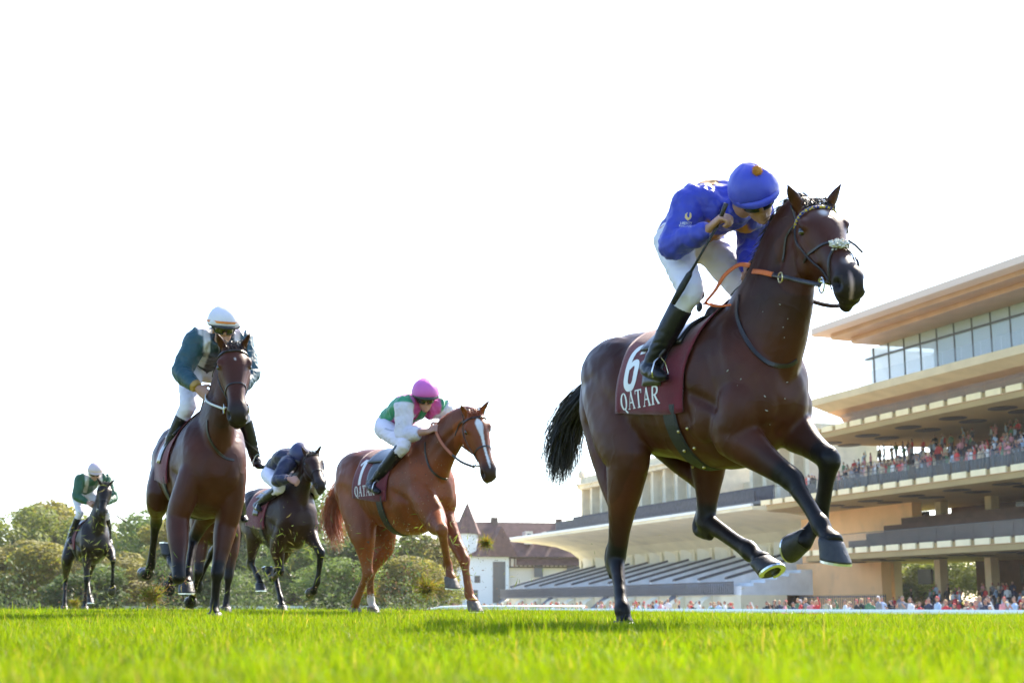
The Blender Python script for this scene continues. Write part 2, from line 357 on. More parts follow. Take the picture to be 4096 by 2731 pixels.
# upper storey: terrace edge, glazing, roof
P(lambda q: q.extrude([(2.0, Z(17.2)), (2.0, Z(17.8)), (-15, Z(17.8)), (-15, Z(16.5)), (-1.2, Z(15.9)), (-.9, Z(16.3))], 0, L(108)), 'upper_terrace', BEIGE)
P(lambda q: q.extrude([(1.85, Z(17.19)), (-.85, Z(16.28)), (-1.1, Z(15.88)), (-1.0, Z(16.5)), (1.5, Z(17.3))], .05, L(107.9)), 'terrace_soffit', BRONZE)
s = 62.0
while s < 106:
    q = MB(); q.box((L(s) + .04, 1.5, Z(17.84)), (L(s) + 2.26, 1.53, Z(18.95))); q.build('balustrade_panel', BALU, mod)
    q = MB(); q.box((L(s) + .06, -3.05, Z(17.85)), (L(s) + 2.24, -3.0, Z(22.3))); q.build('window_pane', GLASS, mod)
    q = MB(); q.box((L(s) - .035, -3.12, Z(17.8)), (L(s) + .035, -2.95, Z(22.3))); q.build('mullion', MULL, mod); s += 2.3
P(lambda q: q.box((0, -3.25, Z(21.35)), (L(106.9), -2.88, Z(21.47))), 'transom', MULL)
P(lambda q: q.box((L(106.2), -14, Z(17.85)), (L(106.25), -3.1, Z(22.3))), 'window_pane', GLASS)
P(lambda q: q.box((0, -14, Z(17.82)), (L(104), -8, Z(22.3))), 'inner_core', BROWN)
for k in range(6):
    P(lambda q: q.box((L(66 + k * 7), -7.5, Z(17.82)), (L(66.6 + k * 7), -6.9, Z(22.3))), 'column', MULL)
rf = P(lambda q: q.prism(rounded(0, L(106.6), 3.0, -15, 1.0), Z(23.08), Z(23.62)), 'roof', mat('roof_fascia', (.66, .50, .42), .7, noise_amt=.06))
P(lambda q: q.prism(rounded(.1, L(105.6), 1.7, -15, 1.0), Z(22.7), Z(23.076)), 'roof_step', BRONZE, rf); P(lambda q: q.prism(rounded(.2, L(104.8), .2, -15, 1.0), Z(22.32), Z(22.696)), 'roof_step', BRONZE, rf)
# tan wall between the stands
wl_ = thing('boundary_wall', 'tan rendered end wall with a low arched doorway between the stands', 'wall', SP(112, 7, G0), YAW); L2 = lambda s: s - 112
q = MB(); q.box((-5, -1.0, Z(4.3)), (14, 0, Z(9.4))); q.build('upper_wall', TAN, wl_)
arc = [(15.6 + 3.0 * math.cos(a), 1.3 * math.sin(a) + 1.4) for a in np.linspace(math.pi, 0, 15)]
q = MB(); n_ = 15
face = [(0, 0), (12.6, 0)] + arc + [(18.6, 0), (24, 0), (24, 5.75), (0, 5.75)]
q.add([(x, .12, z) for x, z in face] + [(x, -.9, z) for x, z in face], [tuple(range(len(face)))] + [(i, len(face) + i, len(face) + (i + 1) % len(face), (i + 1) % len(face)) for i in range(len(face))]); q.build('lower_wall', TAN, wl_)
q = MB(); q.tube([(15.6 + 3.6 * math.cos(a), .15, 1.9 * math.sin(a) + 1.6) for a in np.linspace(math.pi, 0, 15)], .14, 6); q.build('arch_moulding', TAN, wl_, True)
q = MB(); q.box((12.4, -.8, 0), (18.8, -.75, 3.0)); q.build('doorway', mat('dark_door', (.12, .09, .06), .8), wl_)  # dark brown panel closing the arch

# old stand
O0 = 122; old = stand_root('old_grandstand', 'cream old grandstand with a sweeping cantilevered canopy and rows of steps', 'grandstand', O0); LO = lambda s: s - O0
def PO(fn, name, m, par=None, smooth=False): q = MB(); fn(q); return q.build(name, m, par or old, smooth)
und = [(-1.0, 9.25), (-4, 9.0), (-7, 8.6), (-9.2, 7.9), (-10.6, 6.9), (-11.2, 5.6)]
PO(lambda q: q.extrude([(0, Z(9.3)), (0, Z(9.62)), (-14, Z(10.3)), (-14, Z(3.5)), (-11.4, Z(3.5))] + [(y, Z(z)) for y, z in und[::-1]], LO(123), LO(196)), 'canopy', OLDW, smooth=False)
PO(lambda q: q.box((LO(123), -.1, Z(9.63)), (LO(196), .14, Z(9.86))), 'canopy_edge', WHITEP)
for k in range(15):                                       # arched bays of the back wall
    s = 126 + k * 4.7; q = MB(); x0, x1 = LO(s), LO(s + 3.2); xm = (x0 + x1) / 2; r_ = 1.6
    poly = [(x0, 4.2), (x1, 4.2), (x1, 6.2)] + [(xm + r_ * math.cos(a), 6.2 + r_ * .8 * math.sin(a)) for a in np.linspace(.2, math.pi - .2, 7)] + [(x0, 6.2)]
    n_ = len(poly); q.add([(x, -10.8 - .12 * (z - 4) * 0 + (.0 if z < 6.5 else .55 * (z - 6.5) / 1.3), Z(z)) for x, z in poly], [tuple(range(n_))]); q.build('arched_bay', mat('bay_cream', (.70, .66, .53), .8, noise_amt=.05, dirt=((.45, .42, .34), .3, .5)), old)
    q = MB(); q.box((LO(s + 3.45), -11.1, Z(4.0)), (LO(s + 4.1), -10.55, Z(6.9))); q.build('pilaster', OLDW, old)
for j in range(9): PO(lambda q: q.box((LO(124), -10.8 + j * 1.3, Z(1.2)), (LO(195.5 - j * .4), -9.5 + j * 1.3, Z(4.6 - j * .32))), 'seating_step', OLDGREY)
for k in range(12):                                       # sloping partitions between the blocks of seats
    s = 127 + k * 6.0; PO(lambda q: q.extrude([(.9, Z(1.3)), (.9, Z(2.7)), (-9.5, Z(5.5)), (-10.6, Z(5.5)), (-10.6, Z(3.0))], LO(s), LO(s + .35)), 'partition', OLDGREY); PO(lambda q: q.extrude([(.95, Z(2.72)), (.95, Z(2.95)), (-9.5, Z(5.75)), (-9.5, Z(5.52))], LO(s) - .05, LO(s + .4)), 'partition_rail', IRON)
for k in range(12):
    s = 125 + k * 6.0; q = MB(); q.box((LO(s), 1.2, Z(2.35)), (LO(s + 5.8), 1.3, Z(2.5))); q.box((LO(s), 1.2, Z(1.25)), (LO(s + 5.8), 1.3, Z(1.4)))
    for b_ in range(15): q.box((LO(s) + b_ * .4, 1.21, Z(1.4)), (LO(s) + b_ * .4 + .16, 1.29, Z(2.35)))
    q.build('fence_panel', IRON, old)
PO(lambda q: q.box((LO(124), -4, 0), (LO(195), 1.0, Z(1.2))), 'base_wall', OLDW)
for k in range(11):
    s = 130 + k * 6.3; q = MB(); q.extrude([(1.02, 0), (3.6, 0), (1.9, Z(.7)), (1.02, Z(1.15))], LO(s), LO(s + 1.5)); q.build('buttress', OLDW, old)
    q = MB(); c = LO(s + 3.6); q.add([(c + .42 * math.cos(a), 1.04, Z(-.1) + .72 * math.sin(a)) for a in np.linspace(0, 2 * math.pi, 17)[:-1]], [tuple(range(16))]); q.build('oval_window', IRON, old)
    if k % 3 == 1: PO(lambda q: q.extrude([(1.05, 0), (4.2, 0), (4.2, .3), (1.05, Z(1.3))], LO(s + 1.6), LO(s + 3.0)), 'stair', IRON)
PO(lambda q: q.box((LO(126), -13.5, Z(10.2)), (LO(189), -3.0, Z(10.5))), 'upper_deck', IRON)
for j in range(2): PO(lambda q: q.box((LO(130), -4.2 - j * 2.2, Z(10.4)), (LO(188 - j), -4.0 - j * 2.2, Z(11.7 + j * .7))), 'upper_railing', mat('slate_terrace', (.035, .04, .055), .7, noise_amt=.5, noise_scale=2.5))
def pavilion(s0, s1, z0, z1, y0=-9.0, bays=3):
    pv = PO(lambda q: q.box((LO(s0), -17.5, Z(z0)), (LO(s1), y0 - 1.2, Z(z1))), 'pavilion', STONE)
    q = MB(); q.box((LO(s0) - .4, -18, Z(z1)), (LO(s1) + .4, y0 + .4, Z(z1 + .5))); q.box((LO(s0) - .7, -18.2, Z(z1 + .5)), (LO(s1) + .7, y0 + .7, Z(z1 + .75))); q.build('cornice', STONE, pv)
    q = MB(); q.box((LO(s0), -17.6, Z(z1 + .75)), (LO(s1), y0 + .1, Z(z1 + 1.7))); q.build('parapet', STONE, pv)
    w = (s1 - s0) / bays
    for b_ in range(bays + 1):
        x = LO(s0 + b_ * w); q = MB(); q.box((x - .35, y0 - 1.21, Z(z0)), (x + .35, y0 - .1, Z(z1))); q.build('column', STONE, pv)
        if b_ < bays:
            q = MB(); q.box((x + .9, y0 - 1.19, Z(z0 + .8)), (x + w - .9, y0 - 1.16, Z(z1 - .6))); q.build('window', mat('pale_glazing', (.30, .36, .42), .2, noise_amt=.2), pv)
    for x, yy in ((LO(s1) - .2, y0), (LO(s1) - .2, -17.4)):
        q = MB(); q.prism([(x - .4, yy - .4), (x + .4, yy - .4), (x + .4, yy + .4), (x - .4, yy + .4)], Z(z1 + 1.7), Z(z1 + 2.2)); q.add([(x - .4, yy - .4, Z(z1 + 2.2)), (x + .4, yy - .4, Z(z1 + 2.2)), (x + .4, yy + .4, Z(z1 + 2.2)), (x - .4, yy + .4, Z(z1 + 2.2)), (x, yy, Z(z1 + 3))], [(0, 1, 4), (1, 2, 4), (2, 3, 4), (3, 0, 4)]); q.build('finial', STONE, pv)
pavilion(180, 191, 10.4, 16.6, bays=3); pavilion(152, 170, 10.4, 17.0, bays=5); pavilion(128, 140, 10.4, 17.0, bays=4)
PO(lambda q: q.box((LO(140), -17, Z(10.4)), (LO(180), -14.5, Z(14.6))), 'link_wing', STONE)

# half-timbered house beyond
hc = at(2080, 2430, 250); house = thing('timbered_house', 'white and half-timbered house with steep red tiled roofs and a turret', 'house', (hc.x, hc.y, G0), R(12))
PINK = mat('house_render', (.62, .55, .48), .85, noise_amt=.08); HWHITE = mat('house_white', (.68, .70, .72), .85, noise_amt=.06); ROOF = mat('red_tiles', (.105, .05, .042), .85, noise_amt=.3, noise_scale=1.2, bump=.4, bump_scale=6); TIMB = mat('dark_timber', (.07, .045, .035), .8); HWIN = mat('house_window', (.05, .06, .08), .15)
k_ = 250 / FPX
def PH(fn, name, m, par=None): q = MB(); fn(q); return q.build(name, m, par or house)
PH(lambda q: q.box((-13, -2, 0), (-2.4, 9, 10.0)), 'wall', HWHITE); PH(lambda q: q.box((-2.4, -1, 0), (10.5, 9, 8.2)), 'wall', PINK); PH(lambda q: q.box((-2.4, -1.6, 8.2), (10.5, 9, 10.0)), 'upper_wall', PINK)
for i in range(17): PH(lambda q: q.box((-2.2 + i * .78, -1.72, 8.25), (-2.0 + i * .78, -1.6, 9.9)), 'timber', TIMB)
PH(lambda q: q.box((-2.45, -1.76, 9.72), (10.5, -1.6, 9.98)), 'timber_rail', TIMB); PH(lambda q: q.box((-2.45, -1.76, 8.18), (10.5, -1.6, 8.4)), 'timber_rail', TIMB)
for x, z, w, h in ((-5.2, 2.2, 2.2, 7.0), (2.2, 6.6, 1.5, 2.6), (8.0, 6.6, 1.6, 2.6), (2.4, 1.5, 1.4, 2.4), (-12, 5.6, 1.0, 1.2), (-10.2, 5.6, 1.0, 1.2), (-8.4, 5.6, 1.0, 1.2), (-12, 2.4, 1.2, 2.0), (-9, 2.4, 1.2, 2.0)):
    PH(lambda q: q.box((x, -2.06 if x < -2.4 else (-1.68 if z > 5 else -1.06), z), (x + w, -1.5, z + h)), 'window', HWIN)
def gable(q, x0, x1, y0, y1, z0, z1): q.extrude([(y0, z0), (y1, z0), ((y0 + y1) / 2 + 1, z1), ((y0 + y1) / 2 - 1, z1)], x0, x1)
PH(lambda q: gable(q, -13.6, 11.5, -3, 10, 10.03, 16.2), 'roof', ROOF); PH(lambda q: q.box((-4.6, 2.0, 14.5), (-3.5, 3.2, 17.0)), 'chimney', TIMB); PH(lambda q: q.box((7.2, 2.4, 14.5), (8.2, 3.4, 16.9)), 'chimney', TIMB); PH(lambda q: q.add([(-6.6, -3.4, 10.05), (-1.2, -3.4, 10.05), (-3.9, -3.4, 15.2), (-6.6, 3, 10.05), (-1.2, 3, 10.05), (-3.9, 3, 15.2)], [(0, 1, 2), (5, 4, 3), (0, 2, 5, 3), (1, 4, 5, 2), (0, 3, 4, 1)]), 'gable_roof', ROOF); PH(lambda q: gable(q, -1.0, 10.9, -2.6, 5, 8.6, 12.0), 'lower_roof', ROOF)
tw = PH(lambda q: q.prism([(-9.5 + 1.9 * math.cos(a), -.8 + 1.9 * math.sin(a)) for a in np.linspace(0, 2 * math.pi, 9)[:-1]], 9.8, 14.0), 'turret', HWHITE)
q = MB(); q.add([(-9.5 + 2.4 * math.cos(a), -.8 + 2.4 * math.sin(a), 13.9) for a in np.linspace(0, 2 * math.pi, 9)[:-1]] + [(-9.5, -.8, 19.4)], [(i, (i + 1) % 8, 8) for i in range(8)] + [tuple(range(8))[::-1]]); q.build('turret_roof', ROOF, tw)
for x in (0.5, 4.0, 7.5):
    dm = PH(lambda q: q.box((x, -2.2, 12.2), (x + 1.3, .4, 14.4)), 'dormer', PINK); q = MB(); q.box((x + .3, -2.25, 12.6), (x + 1.0, -2.2, 14.0)); q.build('window', HWIN, dm)

# running rail along the far side of the track
rail = thing('running_rail', 'white plastic running rail along the edge of the track', 'rail', SP(30, -30, G0), YAW)
q = MB(); prof = [(-.07, 0), (.07, 0), (.09, .08), (.05, .17), (-.05, .17), (-.09, .08)]; q.extrude([(y, z + 1.30) for y, z in prof], 0, 178); q.build('top_rail', WHITEP, rail, False)
for i in range(60):
    q = MB(); q.tube([(i * 3.0 + .5, -.5, 0), (i * 3.0 + .5, -.42, .9), (i * 3.0 + .5, -.02, 1.32)], .03, 6); q.build('post', WHITEP, rail, True)
ra = SP(212, -30); rl = thing('curved_rail', 'curved white rail end in front of the white house wall', 'rail', (at(1860, 2440, 95).x, 95, G0))
q = MB(); q.tube([(-3.2, 0, .9), (-2.6, 0, 1.35), (-1.6, 0, 1.55), (0, 0, 1.6), (3, 0, 1.6), (8, 3, 1.6)], .07, 8); q.build('top_rail', WHITEP, rl, True)
for x in (-2.4, 0, 3): q = MB(); q.tube([(x, 0, 0), (x, 0, 1.5)], .05, 6); q.build('post', WHITEP, rl, True)
rl2 = thing('low_white_rail', 'low white rail running in front of the dark wood', 'rail', (at(1000, 2440, 120).x, 120, G0), R(4))
q = MB(); q.box((-14, -.06, 1.25), (14, .06, 1.65)); q.build('top_rail', WHITEP, rl2)
for i in range(11): q = MB(); q.box((-13.5 + i * 2.7, -.05, 0), (-13.4 + i * 2.7, .05, 1.25)); q.build('post', WHITEP, rl2)

# ------------------------------------------------------------------ trees
LEAF = mat('leaves', (.075, .105, .022), .7, noise_amt=.3, noise_scale=.35, trans=.45, attr=True); BARK = mat('bark', (.075, .06, .045), .9, bump=.6, bump_scale=6)
def crown_mesh(sd, tint, n=5200, R_=3.6, H_=4.6, leaf=.16):
    g = np.random.RandomState(sd); cl = []
    for i in range(18):
        d = g.normal(size=3); d /= np.linalg.norm(d); r = g.uniform(.25, 1) ** .5; cl.append((d * r * np.array((R_, R_, H_)) * .8, g.uniform(1.2, 2.2)))
    P_, N_ = [], []
    for i in range(n):
        c, r = cl[g.randint(18)]; d = g.normal(size=3); d /= np.linalg.norm(d); p = c + d * r * g.uniform(.75, 1.05)
        P_.append(p); N_.append(d + g.normal(size=3) * .6)
    P_ = np.array(P_); N_ = np.array(N_); N_ /= np.linalg.norm(N_, axis=1)[:, None]; t = np.cross(N_, g.normal(size=(n, 3))); t /= np.linalg.norm(t, axis=1)[:, None]; b = np.cross(N_, t)
    s = leaf * g.uniform(.5, 1.2, n)[:, None]; V = np.stack([P_ - t * s, P_ + b * s * .6, P_ + t * s, P_ - b * s * .6], 1).reshape(-1, 3); i = np.arange(n) * 4
    T = np.concatenate([np.stack([i, i + 1, i + 2], -1), np.stack([i, i + 2, i + 3], -1)]); C = np.array(tint) * (1 + .3 * (g.rand(n, 1) - .5)) * np.array((1, 1, 1)); return tri_mesh('crown', V, T, np.repeat(C, 4, 0), LEAF)
def trunk_mesh(sd, h):
    g = random.Random(sd); q = MB(); q.tube([(0, 0, 0), (.1, 0, h * .3), (.0, .1, h * .6), (.15, 0, h)], [.38, .3, .22, .1], 8)
    for i in range(9):
        a = g.uniform(0, 6.3); z = h * g.uniform(.3, .75); r = g.uniform(1.6, 3.0); q.tube([(0, 0, z), (math.cos(a) * r * .5, math.sin(a) * r * .5, z + r * .4), (math.cos(a) * r, math.sin(a) * r, z + r * 1.0)], [.13, .09, .03], 6)
    return mesh_from('trunk', q.v, q.f, BARK, True)
TINT = [((.16, .19, .028), 'mid green'), ((.24, .22, .03), 'yellow green'), ((.085, .13, .03), 'dark green'), ((.18, .165, .035), 'olive'), ((.13, .19, .035), 'fresh green')]
CR = [crown_mesh(20 + i, t, 8000 if i == 4 else 12500, 3.5, 4.6, .2) for i, (t, _) in enumerate(TINT)]; TRK = [trunk_mesh(i, 8.0) for i in range(3)]
# (u of the crown's middle, v of its top, distance, crown width in metres, tint)
TREES = [(60, 2010, 170, 12, 0, 'at the open end of the wood'), (210, 1996, 185, 12, 1, 'rising behind the small black horse'), (395, 2050, 175, 11, 0, 'beside the small black horse'), (560, 2040, 165, 11, 4, 'left of the tall bay horse hindquarter'), (700, 2085, 150, 10, 1, 'seen under the belly of the bay'), (60, 2140, 125, 9, 3, 'in front of taller wood, rounded'), (190, 2165, 118, 8, 1, 'bushy, in front of the wood'), (470, 2190, 115, 8, 3, 'low and spreading beside the rail'), (860, 2110, 150, 10, 2, 'behind the legs of the bay horses'),
         (1010, 2070, 160, 10, 2, 'behind the navy jockey horse'), (1180, 2120, 140, 9, 4, 'under the dark horse head'), (1300, 1955, 175, 12, 4, 'tallest, sky showing through its leaves'), (1420, 2120, 130, 8, 2, 'behind the chestnut hind legs'), (1560, 2090, 150, 10, 0, 'between the chestnut legs'), (1690, 2110, 150, 9, 3, 'autumn tinged, beside the house'), (1640, 2220, 120, 7, 1, 'low, beside the white house wall'), (1330, 2230, 110, 7, 4, 'small and pale, next to the dark horse hoof'), (330, 2260, 105, 7, 2, 'small dark shrub-like tree below the wood'), (760, 2230, 112, 7, 2, 'dark, low, in front of the wood'), (3440, 2190, 165, 9, 1, 'seen through the first opening under the modern stand'), (3560, 2190, 168, 9, 2, 'seen through the opening beside the screen'), (3690, 2170, 172, 10, 4, 'behind the columns of the modern stand'), (3810, 2185, 160, 10, 0, 'filling the far opening beneath the modern stand')]
for (u, v, dd, wd, ti, where) in TREES:
    top = at(u, v, dd); hgt = top.z - G0; g_ = random.Random(u * 7 + v)
    t_ = thing('tree', f'{TINT[ti][1]} leafy tree {where}', 'tree', (top.x, dd, G0), g_.uniform(0, 6), 'trees of the wood behind the track' if u < 3000 else 'trees behind the modern stand')
    sx = wd / 7.4; ch = hgt * .36
    c_ = link('crown', CR[ti], t_); c_.location = (0, 0, hgt - ch * 1.0); c_.scale = (sx, sx, ch / 4.6)
    k_2 = link('trunk', TRK[u % 3], t_); k_2.scale = (1.0, 1.0, hgt * .62 / 8)
    if hgt > 9:
        c2 = link('crown', CR[(ti + 2) % 5], t_); c2.location = (.6, -.8, hgt - ch * 2.0); c2.scale = (sx * 1.05, sx * 1.05, ch / 5.2); c2.rotation_euler = (0, 0, 2)
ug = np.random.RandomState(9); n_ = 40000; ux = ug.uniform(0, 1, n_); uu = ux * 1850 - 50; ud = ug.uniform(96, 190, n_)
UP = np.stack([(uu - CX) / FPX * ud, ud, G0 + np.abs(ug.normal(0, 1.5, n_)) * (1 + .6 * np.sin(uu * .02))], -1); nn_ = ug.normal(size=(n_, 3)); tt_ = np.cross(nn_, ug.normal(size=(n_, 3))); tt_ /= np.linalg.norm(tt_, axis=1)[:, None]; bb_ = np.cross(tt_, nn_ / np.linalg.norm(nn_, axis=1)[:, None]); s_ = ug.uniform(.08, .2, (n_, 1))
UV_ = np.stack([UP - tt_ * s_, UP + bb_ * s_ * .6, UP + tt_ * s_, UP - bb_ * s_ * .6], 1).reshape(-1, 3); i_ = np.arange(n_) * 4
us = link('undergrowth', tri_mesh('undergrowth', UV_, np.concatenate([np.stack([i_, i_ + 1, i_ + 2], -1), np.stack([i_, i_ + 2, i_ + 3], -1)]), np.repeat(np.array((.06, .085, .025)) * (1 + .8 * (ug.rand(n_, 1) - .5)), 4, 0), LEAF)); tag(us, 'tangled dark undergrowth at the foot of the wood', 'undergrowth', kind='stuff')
# ------------------------------------------------------------------ horses
TRUNK = [(-.93, 1.38, 1.14, .06), (-.87, 1.46, 1.03, .15), (-.75, 1.535, .95, .225), (-.58, 1.575, .91, .27), (-.42, 1.575, .89, .28), (-.25, 1.545, .86, .275),
         (-.05, 1.51, .815, .285), (.12, 1.505, .775, .285), (.28, 1.555, .75, .265), (.42, 1.59, .76, .24), (.53, 1.55, .80, .225), (.62, 1.45, .86, .205), (.69, 1.33, .94, .165), (.74, 1.22, 1.04, .085)]
HEADST = [(-.05, .02, -.09, .05, .04), (.05, .045, -.165, .078, .058), (.15, .064, -.215, .096, .062), (.27, .07, -.222, .106, .056), (.38, .063, -.195, .09, .048), (.50, .05, -.152, .07, .04),
          (.62, .041, -.116, .058, .035), (.74, .036, -.10, .053, .036), (.85, .035, -.103, .061, .047), (.93, .025, -.103, .061, .05), (.985, .004, -.096, .05, .042), (1.015, -.022, -.065, .022, .02)]
def mid(a, b, t): return Vector(a) * (1 - t) + Vector(b) * t
def fore_leg(mb, side, sh, L):
    el, kn, fe, co = L['elbow'], L['knee'], L['fetlock'], L['coronet']
    limb(mb, [mid(sh, el, -.2) + Vector((-.04, -side * .03, .03)), sh + Vector((-.03, -side * .01, 0)), mid(sh, el, .55), el, mid(el, kn, .2)], [(.05, .08), (.09, .125), (.10, .14), (.085, .125), (.05, .07)])
    limb(mb, [mid(el, kn, -.12), el, mid(el, kn, .3), mid(el, kn, .62), mid(el, kn, .86), kn, mid(kn, fe, .17), mid(kn, fe, .45), mid(kn, fe, .78), fe, mid(fe, co, .5), co, mid(fe, co, 1.25)],
         [(.06, .09), (.086, .122), (.08, .105), (.06, .075), (.052, .061), (.054, .060), (.039, .049), (.034, .043), (.034, .043), (.044, .052), (.037, .040), (.052, .055), (.05, .054)])
    q = (fe - co).normalized()
    back = Vector((0, 1, 0)).cross((co - fe).normalized())
    ell(mb, fe + back * .03, (.022, .03, .03))                       # ergot / sesamoid swell
    kd = (fe - kn).normalized(); ell(mb, kn + Vector((0, 1, 0)).cross(kd) * .028 - kd * .015, (.03, .034, .034))
def hind_leg(mb, side, hip, L):
    st, ho, fe, co = L['stifle'], L['hock'], L['fetlock'], L['coronet']
    limb(mb, [mid(hip, st, -.25), hip, mid(hip, st, .5), st, mid(st, ho, .22)], [(.10, .16), (.14, .235), (.135, .225), (.10, .155), (.06, .09)])
    limb(mb, [mid(st, ho, -.15), st, mid(st, ho, .3), mid(st, ho, .62), mid(st, ho, .87), ho, mid(ho, fe, .2), mid(ho, fe, .5), mid(ho, fe, .8), fe, mid(fe, co, .5), co, mid(fe, co, 1.25)],
         [(.07, .10), (.096, .14), (.085, .115), (.062, .076), (.05, .064), (.052, .070), (.039, .050), (.034, .043), (.034, .043), (.044, .053), (.038, .041), (.052, .055), (.05, .054)])
    t = (ho - st).normalized(); back = Vector((0, 1, 0)).cross((fe - ho).normalized())
    point = ho + back * .075 - (fe - ho).normalized() * .075        # point of hock
    limb(mb, [mid(st, point, .55), mid(st, point, .8), point, ho + back * .055 + (fe - ho).normalized() * .08], [(.025, .03), (.022, .026), (.027, .03), (.024, .028)])
    but = Vector((-.78, side * .12, 1.20))
    limb(mb, [but + Vector((.06, 0, .12)), but, mid(but, mid(st, ho, .55), .5) + Vector((-.02, 0, 0)), mid(st, ho, .6)], [(.07, .09), (.085, .10), (.07, .085), (.04, .045)])
    back2 = Vector((0, 1, 0)).cross((co - fe).normalized()); ell(mb, fe + back2 * .03, (.022, .03, .03))
def hoof_mesh(fe, co, flex=0.0, flat=False):
    """hoof from the pastern line: wall, sole and an alloy shoe"""
    lat = Vector((0, 1, 0)); p = (co - fe).normalized(); p = (p - lat * p.dot(lat)).normalized()
    if flat: p = Vector((.64, 0, -.77))
    if flex: p = Matrix.Rotation(R(flex), 3, lat) @ p
    q = p.cross(lat); a = R(50); e = p * math.cos(a) + q * math.sin(a); n = p * math.sin(a) - q * math.cos(a)
    rings = []
    for h, rx, ry, sh, mi in ((-.012, .044, .05, -.01, 0), (.0, .051, .056, -.004, 0), (.012, .053, .058, .002, 0), (.035, .056, .062, .014, 0), (.062, .061, .068, .028, 0), (.071, .0625, .0695, .031, 0)):
        rings.append([co + n * h + e * (sh + ry * (math.cos(t) if math.cos(t) > 0 else .8 * math.cos(t))) + lat * (rx * math.sin(t)) for t in [k * 2 * math.pi / 20 for k in range(20)]])
    grow = lambda m: [tuple(co + (Vector(p) - co) * 1.14) for p in m.v]
    mb = MB(); rings_to(mb, [[np.array(x) for x in g] for g in rings]); mb.v = grow(mb)
    shoe = MB(); k = 17; c = co + e * .033; vs = []; fs = []
    for i in range(k):
        t = R(-140 + 280 * i / (k - 1)); f = 1 if math.cos(t) > 0 else .82
        o = c + e * .068 * f * math.cos(t) + lat * .061 * math.sin(t); w = c + e * .045 * f * math.cos(t) + lat * .038 * math.sin(t)
        vs += [o + n * .0715, w + n * .0715, w + n * .081, o + n * .081]
    for i in range(k - 1):
        for j in range(4): fs.append((i * 4 + j, i * 4 + (j + 1) % 4, i * 4 + 4 + (j + 1) % 4, i * 4 + 4 + j))
    fs += [(0, 1, 2, 3), tuple(4 * (k - 1) + j for j in (3, 2, 1, 0))]; shoe.add(vs, fs); shoe.v = grow(shoe)
    return mb, shoe
def strands(mb, roots, dirs, length, width, droop, n=6, wob=.25, sd=1):
    """tapering hair ribbons"""
    g = random.Random(sd)
    for r_, d_ in zip(roots, dirs):
        p = Vector(r_); d = Vector(d_).normalized(); ln = length * g.uniform(.55, 1.1); st = ln / n; pts = [p.copy()]
        k = Vector((g.gauss(0, 1), g.gauss(0, 1), g.gauss(0, 1))) * wob
        for i in range(n):
            d = (d + Vector((0, 0, -1)) * droop / n + k / n).normalized(); p = p + d * st; pts.append(p.copy())
        s = d.cross(Vector((g.gauss(0, 1), g.gauss(0, 1), g.gauss(0, 1)))).normalized(); v = []; f = []
        for i, q in enumerate(pts):
            w = width * (1 - (i / n) ** 2) + width * .12; v += [q - s * w / 2, q + s * w / 2]
        for i in range(n): f.append((2 * i, 2 * i + 1, 2 * i + 3, 2 * i + 2))
        mb.add(v, f)

